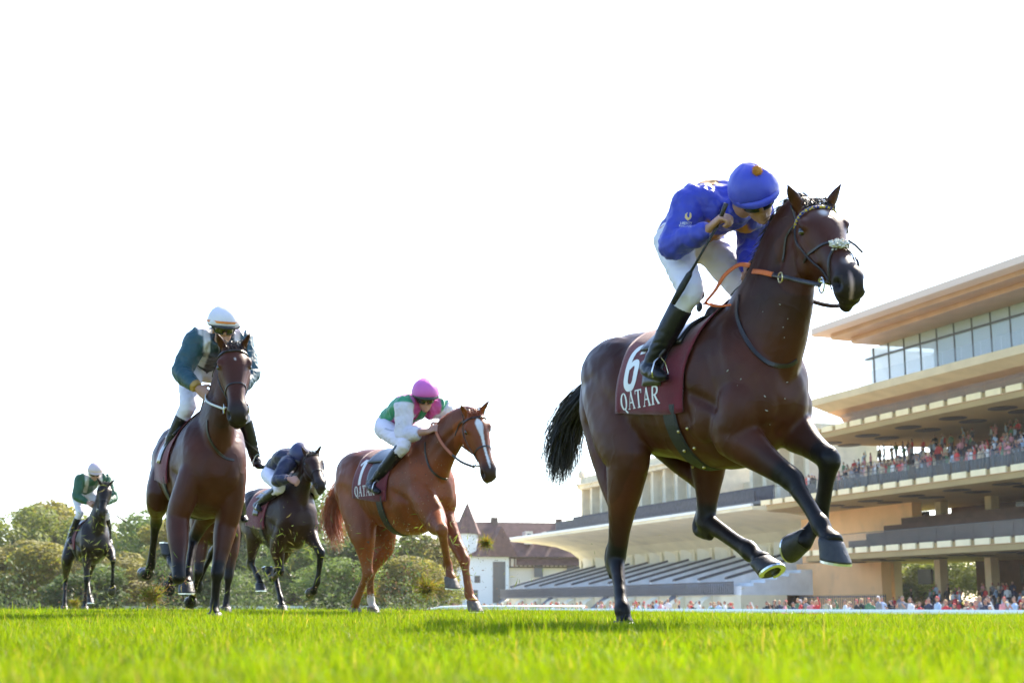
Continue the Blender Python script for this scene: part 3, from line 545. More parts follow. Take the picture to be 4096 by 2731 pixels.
LEATHER = mat('bridle_leather', (.018, .012, .010), .38, noise_amt=.3, bump=.2, bump_scale=120)
STEEL = mat('bit_steel', (.62, .60, .56), .22, 1.0)
SHOE = mat('shoe_alloy', (.72, .72, .70), .3, 1.0)
EYE = mat('eye_brown', (.012, .006, .004), .06, spec=.8, noise_amt=.1)
def coat_mat(name):
    if name in MATS: return MATS[name]
    m = mat(name, (1, 1, 1), .42, attr=True, noise_amt=.2, noise_scale=3.2, sheen=.0, spec=.19)
    n, l, b = nodes_of(m)                                 # veins and short hair
    tc = n.new('ShaderNodeTexCoord')
    mp = n.new('ShaderNodeMapping'); mp.inputs['Scale'].default_value = (40, 40, 16); l.new(tc.outputs['Object'], mp.inputs[0])
    t1 = n.new('ShaderNodeTexNoise'); t1.inputs['Scale'].default_value = 9; t1.inputs['Detail'].default_value = 5; l.new(mp.outputs[0], t1.inputs['Vector'])
    t2 = n.new('ShaderNodeTexNoise'); t2.inputs['Scale'].default_value = 5.5; t2.inputs['Detail'].default_value = 2; t2.inputs['Distortion'].default_value = .3; l.new(tc.outputs['Object'], t2.inputs['Vector'])
    b1 = n.new('ShaderNodeBump'); b1.inputs['Strength'].default_value = .12; b1.inputs['Distance'].default_value = .002; l.new(t1.outputs['Fac'], b1.inputs['Height'])
    b2 = n.new('ShaderNodeBump'); b2.inputs['Strength'].default_value = .22; b2.inputs['Distance'].default_value = .03; l.new(t2.outputs['Fac'], b2.inputs['Height'])
    ds = n.new('ShaderNodeTexNoise'); ds.inputs['Scale'].default_value = 4; ds.inputs['Detail'].default_value = 3; l.new(tc.outputs['Object'], ds.inputs['Vector'])
    mv = n.new('ShaderNodeMix'); mv.data_type = 'VECTOR'; mv.inputs[0].default_value = .12; l.new(tc.outputs['Object'], mv.inputs[4]); l.new(ds.outputs['Color'], mv.inputs[5])
    vo = n.new('ShaderNodeTexNoise'); vo.inputs['Scale'].default_value = 3.2; vo.inputs['Detail'].default_value = 2.5; l.new(mv.outputs[1], vo.inputs['Vector'])
    v1 = n.new('ShaderNodeMath'); v1.operation = 'SUBTRACT'; v1.inputs[1].default_value = .5; l.new(vo.outputs['Fac'], v1.inputs[0]); v2 = n.new('ShaderNodeMath'); v2.operation = 'ABSOLUTE'; l.new(v1.outputs[0], v2.inputs[0])
    vr = n.new('ShaderNodeMapRange'); vr.inputs[1].default_value = .0; vr.inputs[2].default_value = .02; vr.inputs[3].default_value = 1; vr.inputs[4].default_value = 0; vr.interpolation_type = 'SMOOTHSTEP'; l.new(v2.outputs[0], vr.inputs[0])
    b3 = n.new('ShaderNodeBump'); b3.inputs['Strength'].default_value = .14; b3.inputs['Distance'].default_value = .006; l.new(vr.outputs[0], b3.inputs['Height'])
    l.new(b1.outputs[0], b2.inputs['Normal']); l.new(b2.outputs[0], b3.inputs['Normal']); l.new(b3.outputs[0], b.inputs['Normal'])
    r1 = n.new('ShaderNodeMapRange'); r1.inputs[3].default_value = .30; r1.inputs[4].default_value = .55; l.new(t2.outputs['Fac'], r1.inputs[0]); l.new(r1.outputs[0], b.inputs['Roughness'])
    return m
def horse(name, label, fr, P, coat, points, maneC, voxel=.012, tailN=260, face=None, hoofC=(.022, .019, .018), socks=()):
    root = thing(name, label, 'horse', fr.o, fr.yaw, 'racehorses galloping on the turf'); uid = f'{int(fr.o.y * 100)}'; coat = tuple(x * k_ for x, k_ in zip(coat, (.55, .395, .325)))
    mb = MB(); rings = []
    T = catmull([list(t) for t in TRUNK], 2); lift = P.get('lift', 0)
    for x, zt, zb, w in T:
        w *= P.get('wide', 1.0); zb -= P.get('deep', 0.0) * max(0, 1 - abs(x - .1) / .8)
        zc, hz = (zt + zb) / 2, (zt - zb) / 2; g = []
        for k in range(28):
            th = 2 * math.pi * k / 28; c, s = math.cos(th), math.sin(th)
            c = math.copysign(abs(c) ** .88, c); s2 = math.copysign(abs(s) ** .88, s)
            g.append(np.array((x, w * c * (1 - .25 * max(0, s) ** 2 - .12 * max(0, -s) ** 2), zc + hz * s2 + lift)))
        rings.append(g)
    rings_to(mb, rings)
    for s in (-1, 1):
        ell(mb, (-.55, s * .13, 1.34 + lift), (.29, .15, .21)); wd_ = P.get('wide', 1.0); ell(mb, (.44, s * .15 * wd_, 1.20 + lift), (.14, .085, .27), (Vector((.9, 0, .43)), Vector((0, 1, 0)), Vector((-.43, 0, .9))))
        ell(mb, (.65, s * .085 * wd_, 1.07 + lift), (.085, .085, .15)); ell(mb, (.34, s * .185 * wd_, 1.02 + lift), (.17, .07, .15))
    legs = {}
    for key, s in (('RF', -1), ('LF', 1)):
        L = P[key]; sh = L.get('shoulder', Vector((.59, s * .15 * P.get('wide', 1.0), 1.10 + lift))); fore_leg(mb, s, sh, L); legs[key] = L
    for key, s in (('RH', -1), ('LH', 1)):
        L = P[key]; hind_leg(mb, s, Vector((-.56, s * .145, 1.27 + lift)), L); legs[key] = L
    # neck and head
    nk = [Vector(p) for p in P['neck']]; poll, muz = Vector(P['poll']), Vector(P['muzzle']); LH = P.get('headlen', .60)
    a = (muz - poll).normalized(); hy = R(P.get('headyaw', 0)); w = Vector((-math.sin(hy), math.cos(hy), P.get('headroll', 0)))
    w = (w - a * w.dot(a)).normalized(); u = a.cross(w)
    hs = P.get('headscale', 1.05); Hp = lambda t, l_, d_: poll + a * (t * LH) + w * (l_ * hs) + u * (d_ * hs)
    path = [nk[0]] + nk[1:] + [Hp(.03, 0, -.05), Hp(.12, 0, -.06)]
    m_ = len(path); nr = [(.175, .34), (.135, .265), (.098, .20), (.082, .152), (.07, .11), (.055, .08)]
    if m_ != 6: nr = [tuple(np.interp(i / (m_ - 1) * 5, range(6), [q[j] for q in nr]) for j in (0, 1)) for i in range(m_)]
    limb(mb, path, nr, sub=5)
    rings = []
    for t, dt, db, wt, wb in catmull([list(x) for x in HEADST], 3):
        g = []
        for k in range(24):
            th = 2 * math.pi * k / 24; c, s = math.cos(th), math.sin(th)
            y = (dt + db) / 2 + (dt - db) / 2 * math.copysign(abs(s) ** .85, s); f = (y - db) / (dt - db)
            g.append(np.array(Hp(t, math.copysign(abs(c) ** .8, c) * lerp(wb, wt, max(0, min(1, f)) ** .8), y)))
        rings.append(g)
    rings_to(mb, rings)
    for s in (-1, 1):
        ell(mb, Hp(.25, s * .052, -.125), (.105, .035, .085), (a, w, u))            # cheek
        ell(mb, Hp(.25, s * .078, .03), (.05, .028, .024), (a, w, u))              # brow
        limb(mb, [Hp(.30, s * .082, -.03), Hp(.42, s * .07, -.045), Hp(.56, s * .055, -.05)], [.018, .017, .012], sub=3, n=10)
        ell(mb, Hp(.90, s * .045, -.022), (.05, .026, .036), (a, w, u))             # nostril wing
        eb = Hp(.02, s * .052, .02); el_ = P.get('earlen', 1.0); sp = P.get('ears', (.55, .25)); ed = (u * .9 + w * s * sp[0] - a * sp[1]).normalized()
        es = (a + w * s * .5).normalized(); es = (es - ed * es.dot(ed)).normalized()
        limb(mb, [eb - ed * .03, eb + ed * .02, eb + ed * .06 * el_, eb + ed * .095 * el_, eb + ed * .13 * el_ + a * .004, eb + ed * .155 * el_ + a * .01], [(.026, .024), (.033, .024), (.037, .02), (.03, .016), (.016, .01), (.004, .004)], side=es.cross(ed), sub=3, n=12)
    ell(mb, Hp(.92, 0, -.112), (.042, .034, .03), (a, w, u)); ell(mb, Hp(.97, 0, -.055), (.035, .045, .04), (a, w, u))
    me = remeshed(mb, voxel, P.get('smooth', 14), 'body')
    V = getv(me); N = getn(me)
    D = V - np.array(poll); hx, hw, hu = D @ np.array(a) / LH, D @ np.array(w), D @ np.array(u)
    inhead = (hx > .0) & (hx < 1.12) & (np.abs(hw) < .16) & (np.abs(hu) < .3)
    for s in (-1, 1):                                     # nostrils and mouth slit
        nc = np.array(Hp(.925, s * .062, -.016)); q = V - nc
        e = np.sqrt(((q @ np.array(a)) / .044) ** 2 + ((q @ np.array(w)) / .06) ** 2 + ((q @ np.array(u)) / .034) ** 2)
        V -= N * (.034 * np.clip(1 - e ** 2, 0, 1) * inhead)[:, None]
    mline = (hu - (-.083)) / .010; mk = np.exp(-mline ** 2) * (hx > .74) * (hx < 1.1) * inhead
    V -= N * (.007 * mk)[:, None]
    for s in (-1, 1):                                     # groove of the jaw, eye socket
        ec = np.array(Hp(.275, s * .10, .004)); d = np.linalg.norm(V - ec, axis=1); V -= N * (.010 * np.exp(-(d / .02) ** 2))[:, None]
    for s in (-1, 1):                                     # muscle lines
        for a0, b0, am, wd in (((-.82, .19, 1.34), (-.60, .25, .98), -.012, .03), ((-.66, .24, 1.42), (-.42, .27, 1.02), -.008, .035), ((-.34, .26, 1.46), (-.26, .27, 1.1), -.014, .05), ((.20, .27, 1.40), (.27, .27, .98), -.014, .035), ((.48, .2, 1.45), (.58, .2, 1.12), .008, .03),
                               ((.26, .26, 1.14), (.52, .24, 1.0), -.012, .028), ((.40, .22, 1.30), (.50, .22, 1.02), -.008, .025), ((.70, 0, 1.28), (.64, 0, .92), -.02, .03), ((-.2, .28, 1.32), (-.12, .27, 1.0), -.004, .02), ((-.06, .285, 1.32), (.02, .28, .96), -.004, .02), ((.07, .285, 1.32), (.14, .28, .94), -.004, .02)):
            d, t = seg_dist(V, (a0[0], s * a0[1], a0[2] + lift), (b0[0], s * b0[1], b0[2] + lift)); V += N * (1.7 * am * np.exp(-(d / wd) ** 2) * np.sin(np.pi * np.clip(t * .9 + .05, 0, 1)) ** .5)[:, None]
        for i in range(1, len(path) - 2):                # jugular groove and neck muscle
            o0, o1 = path[i] + Vector((.05, s * .09, -.05)), path[i + 1] + Vector((.05, s * .06, -.05)); d, t = seg_dist(V, o0, o1); V -= N * (.013 * np.exp(-(d / .03) ** 2))[:, None]
    V += N * ((.006 * vnoise(V, 6, 6.0) + .003 * (.2 - np.abs(vnoise(V, 12, 9.0)))) * (1 - .7 * inhead))[:, None]
    setv(me, V)
    C = np.tile(np.array(coat), (len(V), 1)); PT = np.array(points) * (.4 if max(points) < .03 else .7)
    for key, L in legs.items():
        j0 = L.get('elbow') or L.get('stifle'); j1 = L.get('knee') or L.get('hock')
        for (p0, p1, w0, w1) in ((mid(j0, j1, .35), j1, 0, .9), (j1, L['fetlock'], .9, 1), (L['fetlock'], L['coronet'], 1, 1)):
            d, t = seg_dist(V, p0, p1); k = np.where(d < .13, w0 + (w1 - w0) * t, 0) * sstep(.13, .085, d)
            C += (PT - C) * k[:, None]
        if key in socks:
            d, t = seg_dist(V, mid(j1, L['fetlock'], .75), mid(L['fetlock'], L['coronet'], 1.2)); k = sstep(.10, .08, d) * sstep(.0, .1, t); C += (np.array((.55, .5, .45)) - C) * k[:, None]
    k = sstep(.72, .9, hx) * inhead; C += (np.array((.022, .017, .016)) - C) * (k * .85)[:, None]
    C *= (1 - .25 * (inhead * sstep(.3, .7, hx)))[:, None]
    for s in (-1, 1):
        q = V - np.array(Hp(.925, s * .058, -.016)); e = np.sqrt(((q @ np.array(a)) / .042) ** 2 + ((q @ np.array(w)) / .055) ** 2 + ((q @ np.array(u)) / .033) ** 2)
        C *= (1 - .85 * np.clip(1.25 - e, 0, 1))[:, None]
        d = np.linalg.norm(V - np.array(Hp(.275, s * .10, .002)), axis=1); C *= (1 - .6 * np.exp(-(d / .028) ** 2))[:, None]
    if face is not None: C = face(C, hx, hw, hu, inhead)
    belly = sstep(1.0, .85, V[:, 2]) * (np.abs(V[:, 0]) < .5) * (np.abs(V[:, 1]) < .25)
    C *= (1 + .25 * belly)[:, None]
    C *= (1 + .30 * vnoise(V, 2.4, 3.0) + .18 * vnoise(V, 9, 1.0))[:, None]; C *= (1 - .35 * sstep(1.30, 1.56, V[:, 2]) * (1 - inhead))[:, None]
    setcol(me, np.clip(C, .003, 1)); me.materials.append(coat_mat('horse_coat'))
    body = link('body', me, root)
    hm = mat('hoof_' + uid, hoofC, .5, noise_amt=.35, noise_scale=30, bump=.3, bump_scale=50)
    for key, L in legs.items():
        h, sh = hoof_mesh(L['fetlock'], L['coronet'], L.get('flex', 0), L.get('flat', False))
        ho = h.build('hoof', hm, root, True); sh.build('horseshoe', SHOE, ho)
    for s in (-1, 1):
        e = MB(); ell(e, Hp(.275, s * .0815, .004), (.025, .020, .020), (a, w, u), 12); e.build('eye', EYE, root, True)
    # mane, forelock, tail
    hairm = mat('hair_' + uid, maneC, .45, noise_amt=.3, noise_scale=20, trans=.25)
    g = random.Random(len(name) + 3); mn = MB(); crest = catmull([list(p) for p in path[:-1]], 8); roots, dirs = [], []
    bv = bvh_of(me)
    for i in range(P.get('maneN', 900)):
        p = Vector(crest[int(g.uniform(.16, 1) * (len(crest) - 1))]); 
        i0 = min(len(crest) - 2, max(1, int(np.argmin(np.linalg.norm(crest - np.array(p), axis=1))))); t = Vector(crest[i0 + 1] - crest[i0 - 1]).normalized()
        up = Vector((0, 1, 0)).cross(t) * -1
        if up.z < 0 and up.x > 0: up = -up
        h = bv.ray_cast(p + up * .6, -up, .7)
        if h[0] is None: continue
        ms = P.get('maneside', -1); roots.append(h[0] + Vector((0, g.gauss(0, .008), 0)) - up * .005); dirs.append(up * .8 + Vector((-.5, ms * g.uniform(.2, .9), .1)) - t * .5)
    strands(mn, roots, dirs, P.get('manelen', .10), .0035, 1.6, wob=.35, sd=4)
    roots = [Hp(g.uniform(-.05, .06), g.gauss(0, .022), .045) for _ in range(220)]; dirs = [a * .6 + u * .8 + w * g.gauss(0, .5) for _ in roots]
    strands(mn, roots, dirs, .09, .0035, 1.2, wob=.5, sd=9); mn.build('mane', hairm, root)
    tl = MB(); dock = Vector((-.885, 0, 1.40 + lift)); tp = [Vector(p) for p in P['tail']]
    td = MB(); limb(td, [dock + Vector((.08, 0, 0)), dock, mid(dock, tp[0], .45), mid(dock, tp[0], .9)], [.04, .04, .03, .014], sub=3, n=10); dk = td.build('tail_dock', coat_mat('horse_coat'), root, True); setcol(dk.data, np.tile(np.array(maneC), (len(dk.data.vertices), 1)))
    line = catmull([list(dock)] + [list(p) for p in tp], 6); gg = random.Random(5); spread = P.get('tailspread', .10)
    for i in range(tailN):
        oy, oz, ox = gg.gauss(0, 1), gg.gauss(0, 1), gg.gauss(0, 1); s0 = gg.uniform(0, .35); e0 = gg.uniform(.65, 1.08); nn = 9; pts = []; ph = gg.uniform(3, 8); wv = Vector((gg.gauss(0, 1), gg.gauss(0, 1), gg.gauss(0, 1)))
        for j in range(nn + 1):
            s = s0 + (e0 - s0) * j / nn; k = min(s, 1) * (len(line) - 1); i0 = min(int(k), len(line) - 2); p = Vector(line[i0] + (line[i0 + 1] - line[i0]) * (k - i0))
            if s > 1: p += Vector(line[-1] - line[-2]).normalized() * (s - 1) * .5
            sp = .025 + spread * s * (1.15 - .55 * s); pts.append(p + Vector((ox, oy, oz)) * sp * .55 + wv * math.sin(s * ph + ox) * .032 * s)
        sd_ = Vector((gg.gauss(0, 1), gg.gauss(0, 1), gg.gauss(0, 1))).normalized(); v = []; f = []
        for j, q in enumerate(pts):
            ww = .0019 * (1 - (j / nn) ** 3) + .0005; v += [q - sd_ * ww, q + sd_ * ww]
        for j in range(nn): f.append((2 * j, 2 * j + 1, 2 * j + 3, 2 * j + 2))
        tl.add(v, f)
    tl.build('tail', hairm, root)
    return dict(root=root, hair=hairm, bvh=bv, Hp=Hp, fr=fr, a=a, w=w, u=u, lift=lift, me=me)
def hit(H, u, v):
    o, d = H['fr'].ray(u, v); h = H['bvh'].ray_cast(o, d); return h
def hits(H, L): return [h[0] for h in (hit(H, *q) for q in L) if h[0] is not None]
def strap(H, name, guide, w, matl, off=.004, parent=None, sub=6, th=.006):
    p, n = on_surface(H['bvh'], guide, off, sub); mb = MB(); ribbon(mb, p, n, w, th); return mb.build(name, matl, parent or H['root'], False)
def torus(mb, c, ax, r, r2, n=16, m=6):
    ax = Vector(ax).normalized(); q = ax.orthogonal().normalized(); w = ax.cross(q)
    mb.tube([Vector(c) + (q * math.cos(2 * math.pi * i / n) + w * math.sin(2 * math.pi * i / n)) * r for i in range(n + 1)], r2, m)
def bridle(H, brow=None, nose=True, cross=False, shadow=None):
    Hp = H['Hp']; root = H['root']
    br = strap(H, 'bridle', [Hp(.73, -.07, -.08), Hp(.60, -.072, -.065), Hp(.45, -.09, -.06), Hp(.28, -.12, -.06), Hp(.12, -.11, -.03), Hp(.0, -.09, .02), Hp(-.045, -.05, .05), Hp(-.06, 0, .07), Hp(-.045, .05, .05), Hp(.0, .09, .02), Hp(.12, .11, -.03), Hp(.28, .12, -.06), Hp(.45, .09, -.06), Hp(.60, .072, -.065), Hp(.73, .07, -.08)], .016, LEATHER)
    bm_ = brow or LEATHER
    strap(H, 'browband', [Hp(.10, -.11, -.03), Hp(.105, -.10, .03), Hp(.115, -.05, .07), Hp(.12, 0, .08), Hp(.115, .05, .07), Hp(.105, .10, .03), Hp(.10, .11, -.03)], .02, bm_, .006, br, th=.009)
    strap(H, 'throat_strap', [Hp(.05, -.1, .0), Hp(.08, -.11, -.08), Hp(.13, -.09, -.17), Hp(.19, 0, -.24), Hp(.13, .09, -.17), Hp(.08, .11, -.08), Hp(.05, .1, 0)], .011, LEATHER, .004, br)
    if nose:
        t0 = .60
        strap(H, 'noseband', [Hp(t0, 0, -.14), Hp(t0, -.05, -.09), Hp(t0 - .02, -.07, -.03), Hp(t0 - .03, -.05, .04), Hp(t0 - .03, 0, .06), Hp(t0 - .03, .05, .04), Hp(t0 - .02, .07, -.03), Hp(t0, .05, -.09), Hp(t0, 0, -.14)], .013, LEATHER, .004, br)
    if cross:
        for s in (-1, 1):
            strap(H, 'cross_strap', [Hp(.38, -s * .085, -.10), Hp(.46, -s * .08, -.03), Hp(.56, -s * .03, .05), Hp(.60, 0, .055), Hp(.67, s * .05, .02), Hp(.75, s * .07, -.04), Hp(.78, s * .05, -.10)], .013, LEATHER, .005, br)
        pad = MB(); g = random.Random(3)
        for i in range(170):
            gx = lambda s: max(-1.8, min(1.8, g.gauss(0, 1))) * s
            ell(pad, Hp(.595 + gx(.022), gx(.016), .046 + gx(.006)), (.007, .007, .006), n=5)
        pad.build('fleece_pad', mat('fleece', (.6, .56, .48), .9, bump=.8, bump_scale=90), br, True)
    for s in (-1, 1):
        mb = MB(); torus(mb, Hp(.735, s * .066, -.082), H['w'], .036, .0045); mb.tube([Hp(.735, s * .03, -.082), Hp(.72, s * .07, -.07)], .007); mb.build('bit_ring', STEEL, br, True)
    return br
def cloth_pt(H, x, th, off):
    d = Vector((0, -math.sin(th), math.cos(th))); c = Vector((x, 0, 1.18 + H['lift']))
    h = H['bvh'].ray_cast(c + d * .8, -d, .8)
    if h[0] is None or (h[0] - c).length > .46: return c + d * .33
    return h[0] + (h[1] * .5 + d * .5).normalized() * off
def drape(H, name, xs, ths, matl, off, th=.006, parent=None, edge=None, fold=.0, tilt=0.0):
    """cloth over the back: xs(x fraction, theta) grid snapped to the body"""
    nx, nt = len(xs), len(ths); P = []
    for i, x in enumerate(xs):
        for j, t in enumerate(ths):
            t = t * (1 + tilt * i / (nx - 1))
            xx = x + (edge(i / (nx - 1), t) if edge else 0)
            P.append(cloth_pt(H, xx, t, off + fold * (noise.noise((xx * 9, t * 3, 1.7)) + .5 * noise.noise((xx * 22, t * 5, 4.1)))))
    Q = np.array(P).reshape(nx, nt, 3)
    for _ in range(3):
        S = Q.copy(); S[1:-1] = (Q[:-2] + 2 * Q[1:-1] + Q[2:]) / 4; Q2 = S.copy(); Q2[:, 1:-1] = (S[:, :-2] + 2 * S[:, 1:-1] + S[:, 2:]) / 4; Q = Q2
    v = list(Q.reshape(-1, 3)); ax = np.array((0, 0, 1.18)); top = []
    for p in v:
        d = np.array((0, p[1], p[2] - 1.18)); d /= np.linalg.norm(d); top.append(p + d * th)
    f = []; n = nx * nt
    for i in range(nx - 1):
        for j in range(nt - 1):
            a = i * nt + j; q = (a, a + 1, a + nt + 1, a + nt); f.append(tuple(x + n for x in q)); f.append(q[::-1])
    border = [(i * nt) for i in range(nx)] + [(nx - 1) * nt + j for j in range(1, nt)] + [i * nt + nt - 1 for i in range(nx - 2, -1, -1)] + [j for j in range(nt - 2, 0, -1)]
    for k in range(len(border)):
        a, b = border[k], border[(k + 1) % len(border)]; f.append((a, b, b + n, a + n))
    me = mesh_from(name, v + top, f, matl, True); bm = bmesh.new(); bm.from_mesh(me); bmesh.ops.recalc_face_normals(bm, faces=bm.faces); bm.to_mesh(me); bm.free()
    return link(name, me, parent or H['root'])
CLOTH = mat('maroon_cloth', (.115, .005, .014), .8, noise_amt=.18, noise_scale=12, bump=.35, bump_scale=200, sheen=.3)
WHITE_PRINT = mat('white_print', (.70, .69, .69), .7, noise_amt=.06)
BLACK_WEB = mat('black_webbing', (.012, .012, .014), .55, noise_amt=.25, bump=.4, bump_scale=180)
SADDLE = mat('saddle_leather', (.02, .018, .018), .3, noise_amt=.3, bump=.15, bump_scale=60)
# hand drawn letters: strokes as (x, y, width) polylines in a unit-high box
GL = {'Q': (.78, [[(.37 + .30 * math.sin(t), .5 + .47 * math.cos(t), .05 + .13 * abs(math.sin(t))) for t in [2 * math.pi * i / 24 for i in range(25)]], [(.38, .12, .08), (.52, -.05, .12), (.74, -.17, .1)]]),
      'A': (.76, [[(.08, .0, .06), (.38, 1.0, .06)], [(.36, 1.0, .15), (.66, .0, .15)], [(.2, .36, .07), (.56, .36, .07)], [(-.02, .02, .05), (.2, .02, .05)], [(.52, .02, .05), (.8, .02, .05)]]),
      'T': (.70, [[(.35, .0, .15), (.35, .97, .15)], [(.02, .96, .07), (.68, .96, .07)], [(.04, .76, .05), (.04, .98, .07)], [(.66, .98, .07), (.66, .76, .05)], [(.2, .02, .05), (.5, .02, .05)]]),
      'R': (.76, [[(.15, .0, .15), (.15, .97, .15)], [(.1, .95, .07), (.38, .95, .08), (.56, .86, .13), (.6, .73, .15), (.54, .6, .13), (.38, .52, .07), (.16, .51, .06)], [(.36, .52, .12), (.52, .25, .15), (.7, .02, .13)], [(.0, .02, .05), (.3, .02, .05)], [(.6, .02, .06), (.82, .03, .05)]]),
      '6': (.56, [[(.48, .76, .16), (.46, .88, .16), (.37, .95, .15), (.28, .95, .15), (.18, .86, .16), (.13, .68, .17), (.11, .4, .17), (.12, .17, .17), (.2, .06, .16), (.29, .045, .15), (.39, .06, .16), (.46, .17, .17), (.47, .33, .17), (.45, .5, .16), (.38, .57, .15), (.28, .56, .14), (.17, .48, .12)]]),
      '1': (.4, [[(.26, .0, .19), (.26, .98, .19)], [(.0, .74, .1), (.2, .96, .12)]]),
      '2': (.6, [[(.08, .74, .16), (.14, .9, .16), (.3, .95, .15), (.46, .87, .16), (.48, .7, .17), (.36, .44, .17), (.1, .09, .16)], [(.04, .08, .16), (.54, .08, .16)]]),
      '3': (.6, [[(.08, .82, .15), (.24, .94, .15), (.44, .86, .16), (.46, .68, .15), (.26, .54, .13), (.46, .4, .15), (.46, .18, .17), (.26, .05, .15), (.06, .15, .15)]])}
def glyph_quads(text, gap=.1):
    out = []; x0 = 0
    for ch in text:
        wd, st = GL[ch]
        for s in st:
            P = catmull([list(p) for p in s], 4) if len(s) > 2 else np.array([np.array(s[0]) * (1 - t) + np.array(s[1]) * t for t in np.linspace(0, 1, 7)])
            pr = None
            for i in range(len(P)):
                t = P[min(i + 1, len(P) - 1), :2] - P[max(i - 1, 0), :2]; t /= np.linalg.norm(t) + 1e-9; nn = np.array((-t[1], t[0])) * P[i, 2] / 2
                cur = [(x0 + P[i, 0] + nn[0] * k, P[i, 1] + nn[1] * k) for k in (-1, -.33, .33, 1)]
                if pr:
                    for k in range(3): out.append((pr[k], cur[k], cur[k + 1], pr[k + 1], st.index(s)))
                pr = cur
        x0 += wd + gap
    return out, x0 - gap
def decal(name, quads, bvh, fmap, matl, parent, off=.003):
    """print letters onto a surface: fmap(x,y) -> (start, direction) of the ray that finds the cloth"""
    mb = MB()
    for k, q in enumerate(quads):
        v = []; lay = 0
        if isinstance(q[-1], int): lay = q[-1]; q = q[:-1]
        for x, y in q:
            o, d = fmap(x, y); h = bvh.ray_cast(o, d)
            if h[0] is None: break
            v.append(h[0] - d.normalized() * (off + .0004 * lay))
        if len(v) == len(q): mb.add(v, [tuple(range(len(q)))])
    return mb.build(name, matl, parent) if mb.f else None
def pose_leg(fr, root, spec, kind, flex=0.0, flat=False, ln=None):
    """joints from root (elbow or stifle) down; spec = (u, v, nearer?) in the photograph's pixels for each joint, segment lengths fixed"""
    ln = ln or ((.43, .31, .115) if kind == 'F' else (.47, .39, .12))
    pts = [Vector(root)]
    for (u, v, nr), l_ in zip(spec, ln):
        pts.append(fr.y(u, v, nr) if isinstance(nr, float) else fr.s(pts[-1], l_, u, v, hint=nr) if isinstance(nr, Vector) else fr.x(u, v, nr[0]) if isinstance(nr, tuple) else fr.s(pts[-1], l_, u, v, near=nr))
    k = ('elbow', 'knee', 'fetlock', 'coronet') if kind == 'F' else ('stifle', 'hock', 'fetlock', 'coronet')
    d = dict(zip(k, pts)); d['flex'] = flex; d['flat'] = flat; return d

# ---- 1: bay in front
f1 = Fr(.965, 7.42, 0.0, -60)
P1 = dict(lift=.02, wide=1.05,
    RF=pose_leg(f1, (.50, -.17, .92), [(3172, 1922, True), (3283, 2098, True), (3325, 2165, True)], 'F', flex=18),
    LF=pose_leg(f1, (.52, .15, 1.0), [(3318, 1838, True), (3276, 2085, False), (3210, 2165, False)], 'F', flex=25),
    RH=pose_leg(f1, (-.34, -.2, .86), [(2464, 2236, -.13), (2490, 2440, -.24), (2498, 2492, -.24)], 'H', flat=True, ln=(.52, .36, .11)),
    LH=pose_leg(f1, (-.12, .18, .98), [(2826, 2085, .2), (3000, 2205, .16), (3045, 2245, .15)], 'H', flex=-10),
    neck=[f1.y(2985, 1480, 0), f1.y(3090, 1235, 0), f1.y(3142, 1040, 0), f1.y(3190, 900, 0)],
    poll=f1.y(3248, 852, 0), muzzle=f1.s(f1.y(3248, 852, 0), .60, 3412, 1128, near=True), headyaw=-26, headlen=.63, headscale=1.27, ears=(.55, .45),
    tail=[f1.y(2300, 1640, 0), f1.y(2255, 1760, 0), f1.y(2235, 1900, 0)], tailspread=.11)
def star1(C, hx, hw, hu, m):
    def put(cond, col):
        k = np.clip(cond, 0, 1) * m; return C + (np.array(col) - C) * k[:, None]
    e = 1.6 - np.sqrt(((hx - .22) / .045) ** 2 + ((hw + .004) / .020) ** 2) * 1.2; C = put(e * (hu > .03), (.36, .34, .34))
    e = 1.5 - np.sqrt(((hx - .78) / .05) ** 2 + ((hw + .01) / .02) ** 2) * 1.2; C = put(e * (hu > 0) * .4, (.25, .22, .22))
    e = 1.3 - np.sqrt(((hx - .97) / .07) ** 2 + ((hw + .012) / .010) ** 2); C = put(e * (hu > -.07) * .8, (.55, .36, .32))
    return C
H1 = horse('racehorse', 'dark bay racehorse with maroon cloth number 6, forelegs off the ground', f1, P1, (.10, .036, .017), (.016, .012, .011), (.012, .009, .008), voxel=.0095, face=star1, tailN=2200)
BLUEGOLD = MATS.setdefault('browband_blue_gold', bpy.data.materials.new('browband_blue_gold'))
_n, _l, _b = nodes_of(BLUEGOLD); _t = _n.new('ShaderNodeTexCoord'); _w = _n.new('ShaderNodeTexChecker'); _w.inputs['Scale'].default_value = 75; _l.new(_t.outputs['Object'], _w.inputs['Vector']); _w.inputs[1].default_value = (.02, .03, .25, 1); _w.inputs[2].default_value = (.62, .45, .05, 1); _l.new(_w.outputs[0], _b.inputs['Base Color'])
br1 = bridle(H1, BLUEGOLD, nose=False, cross=True)
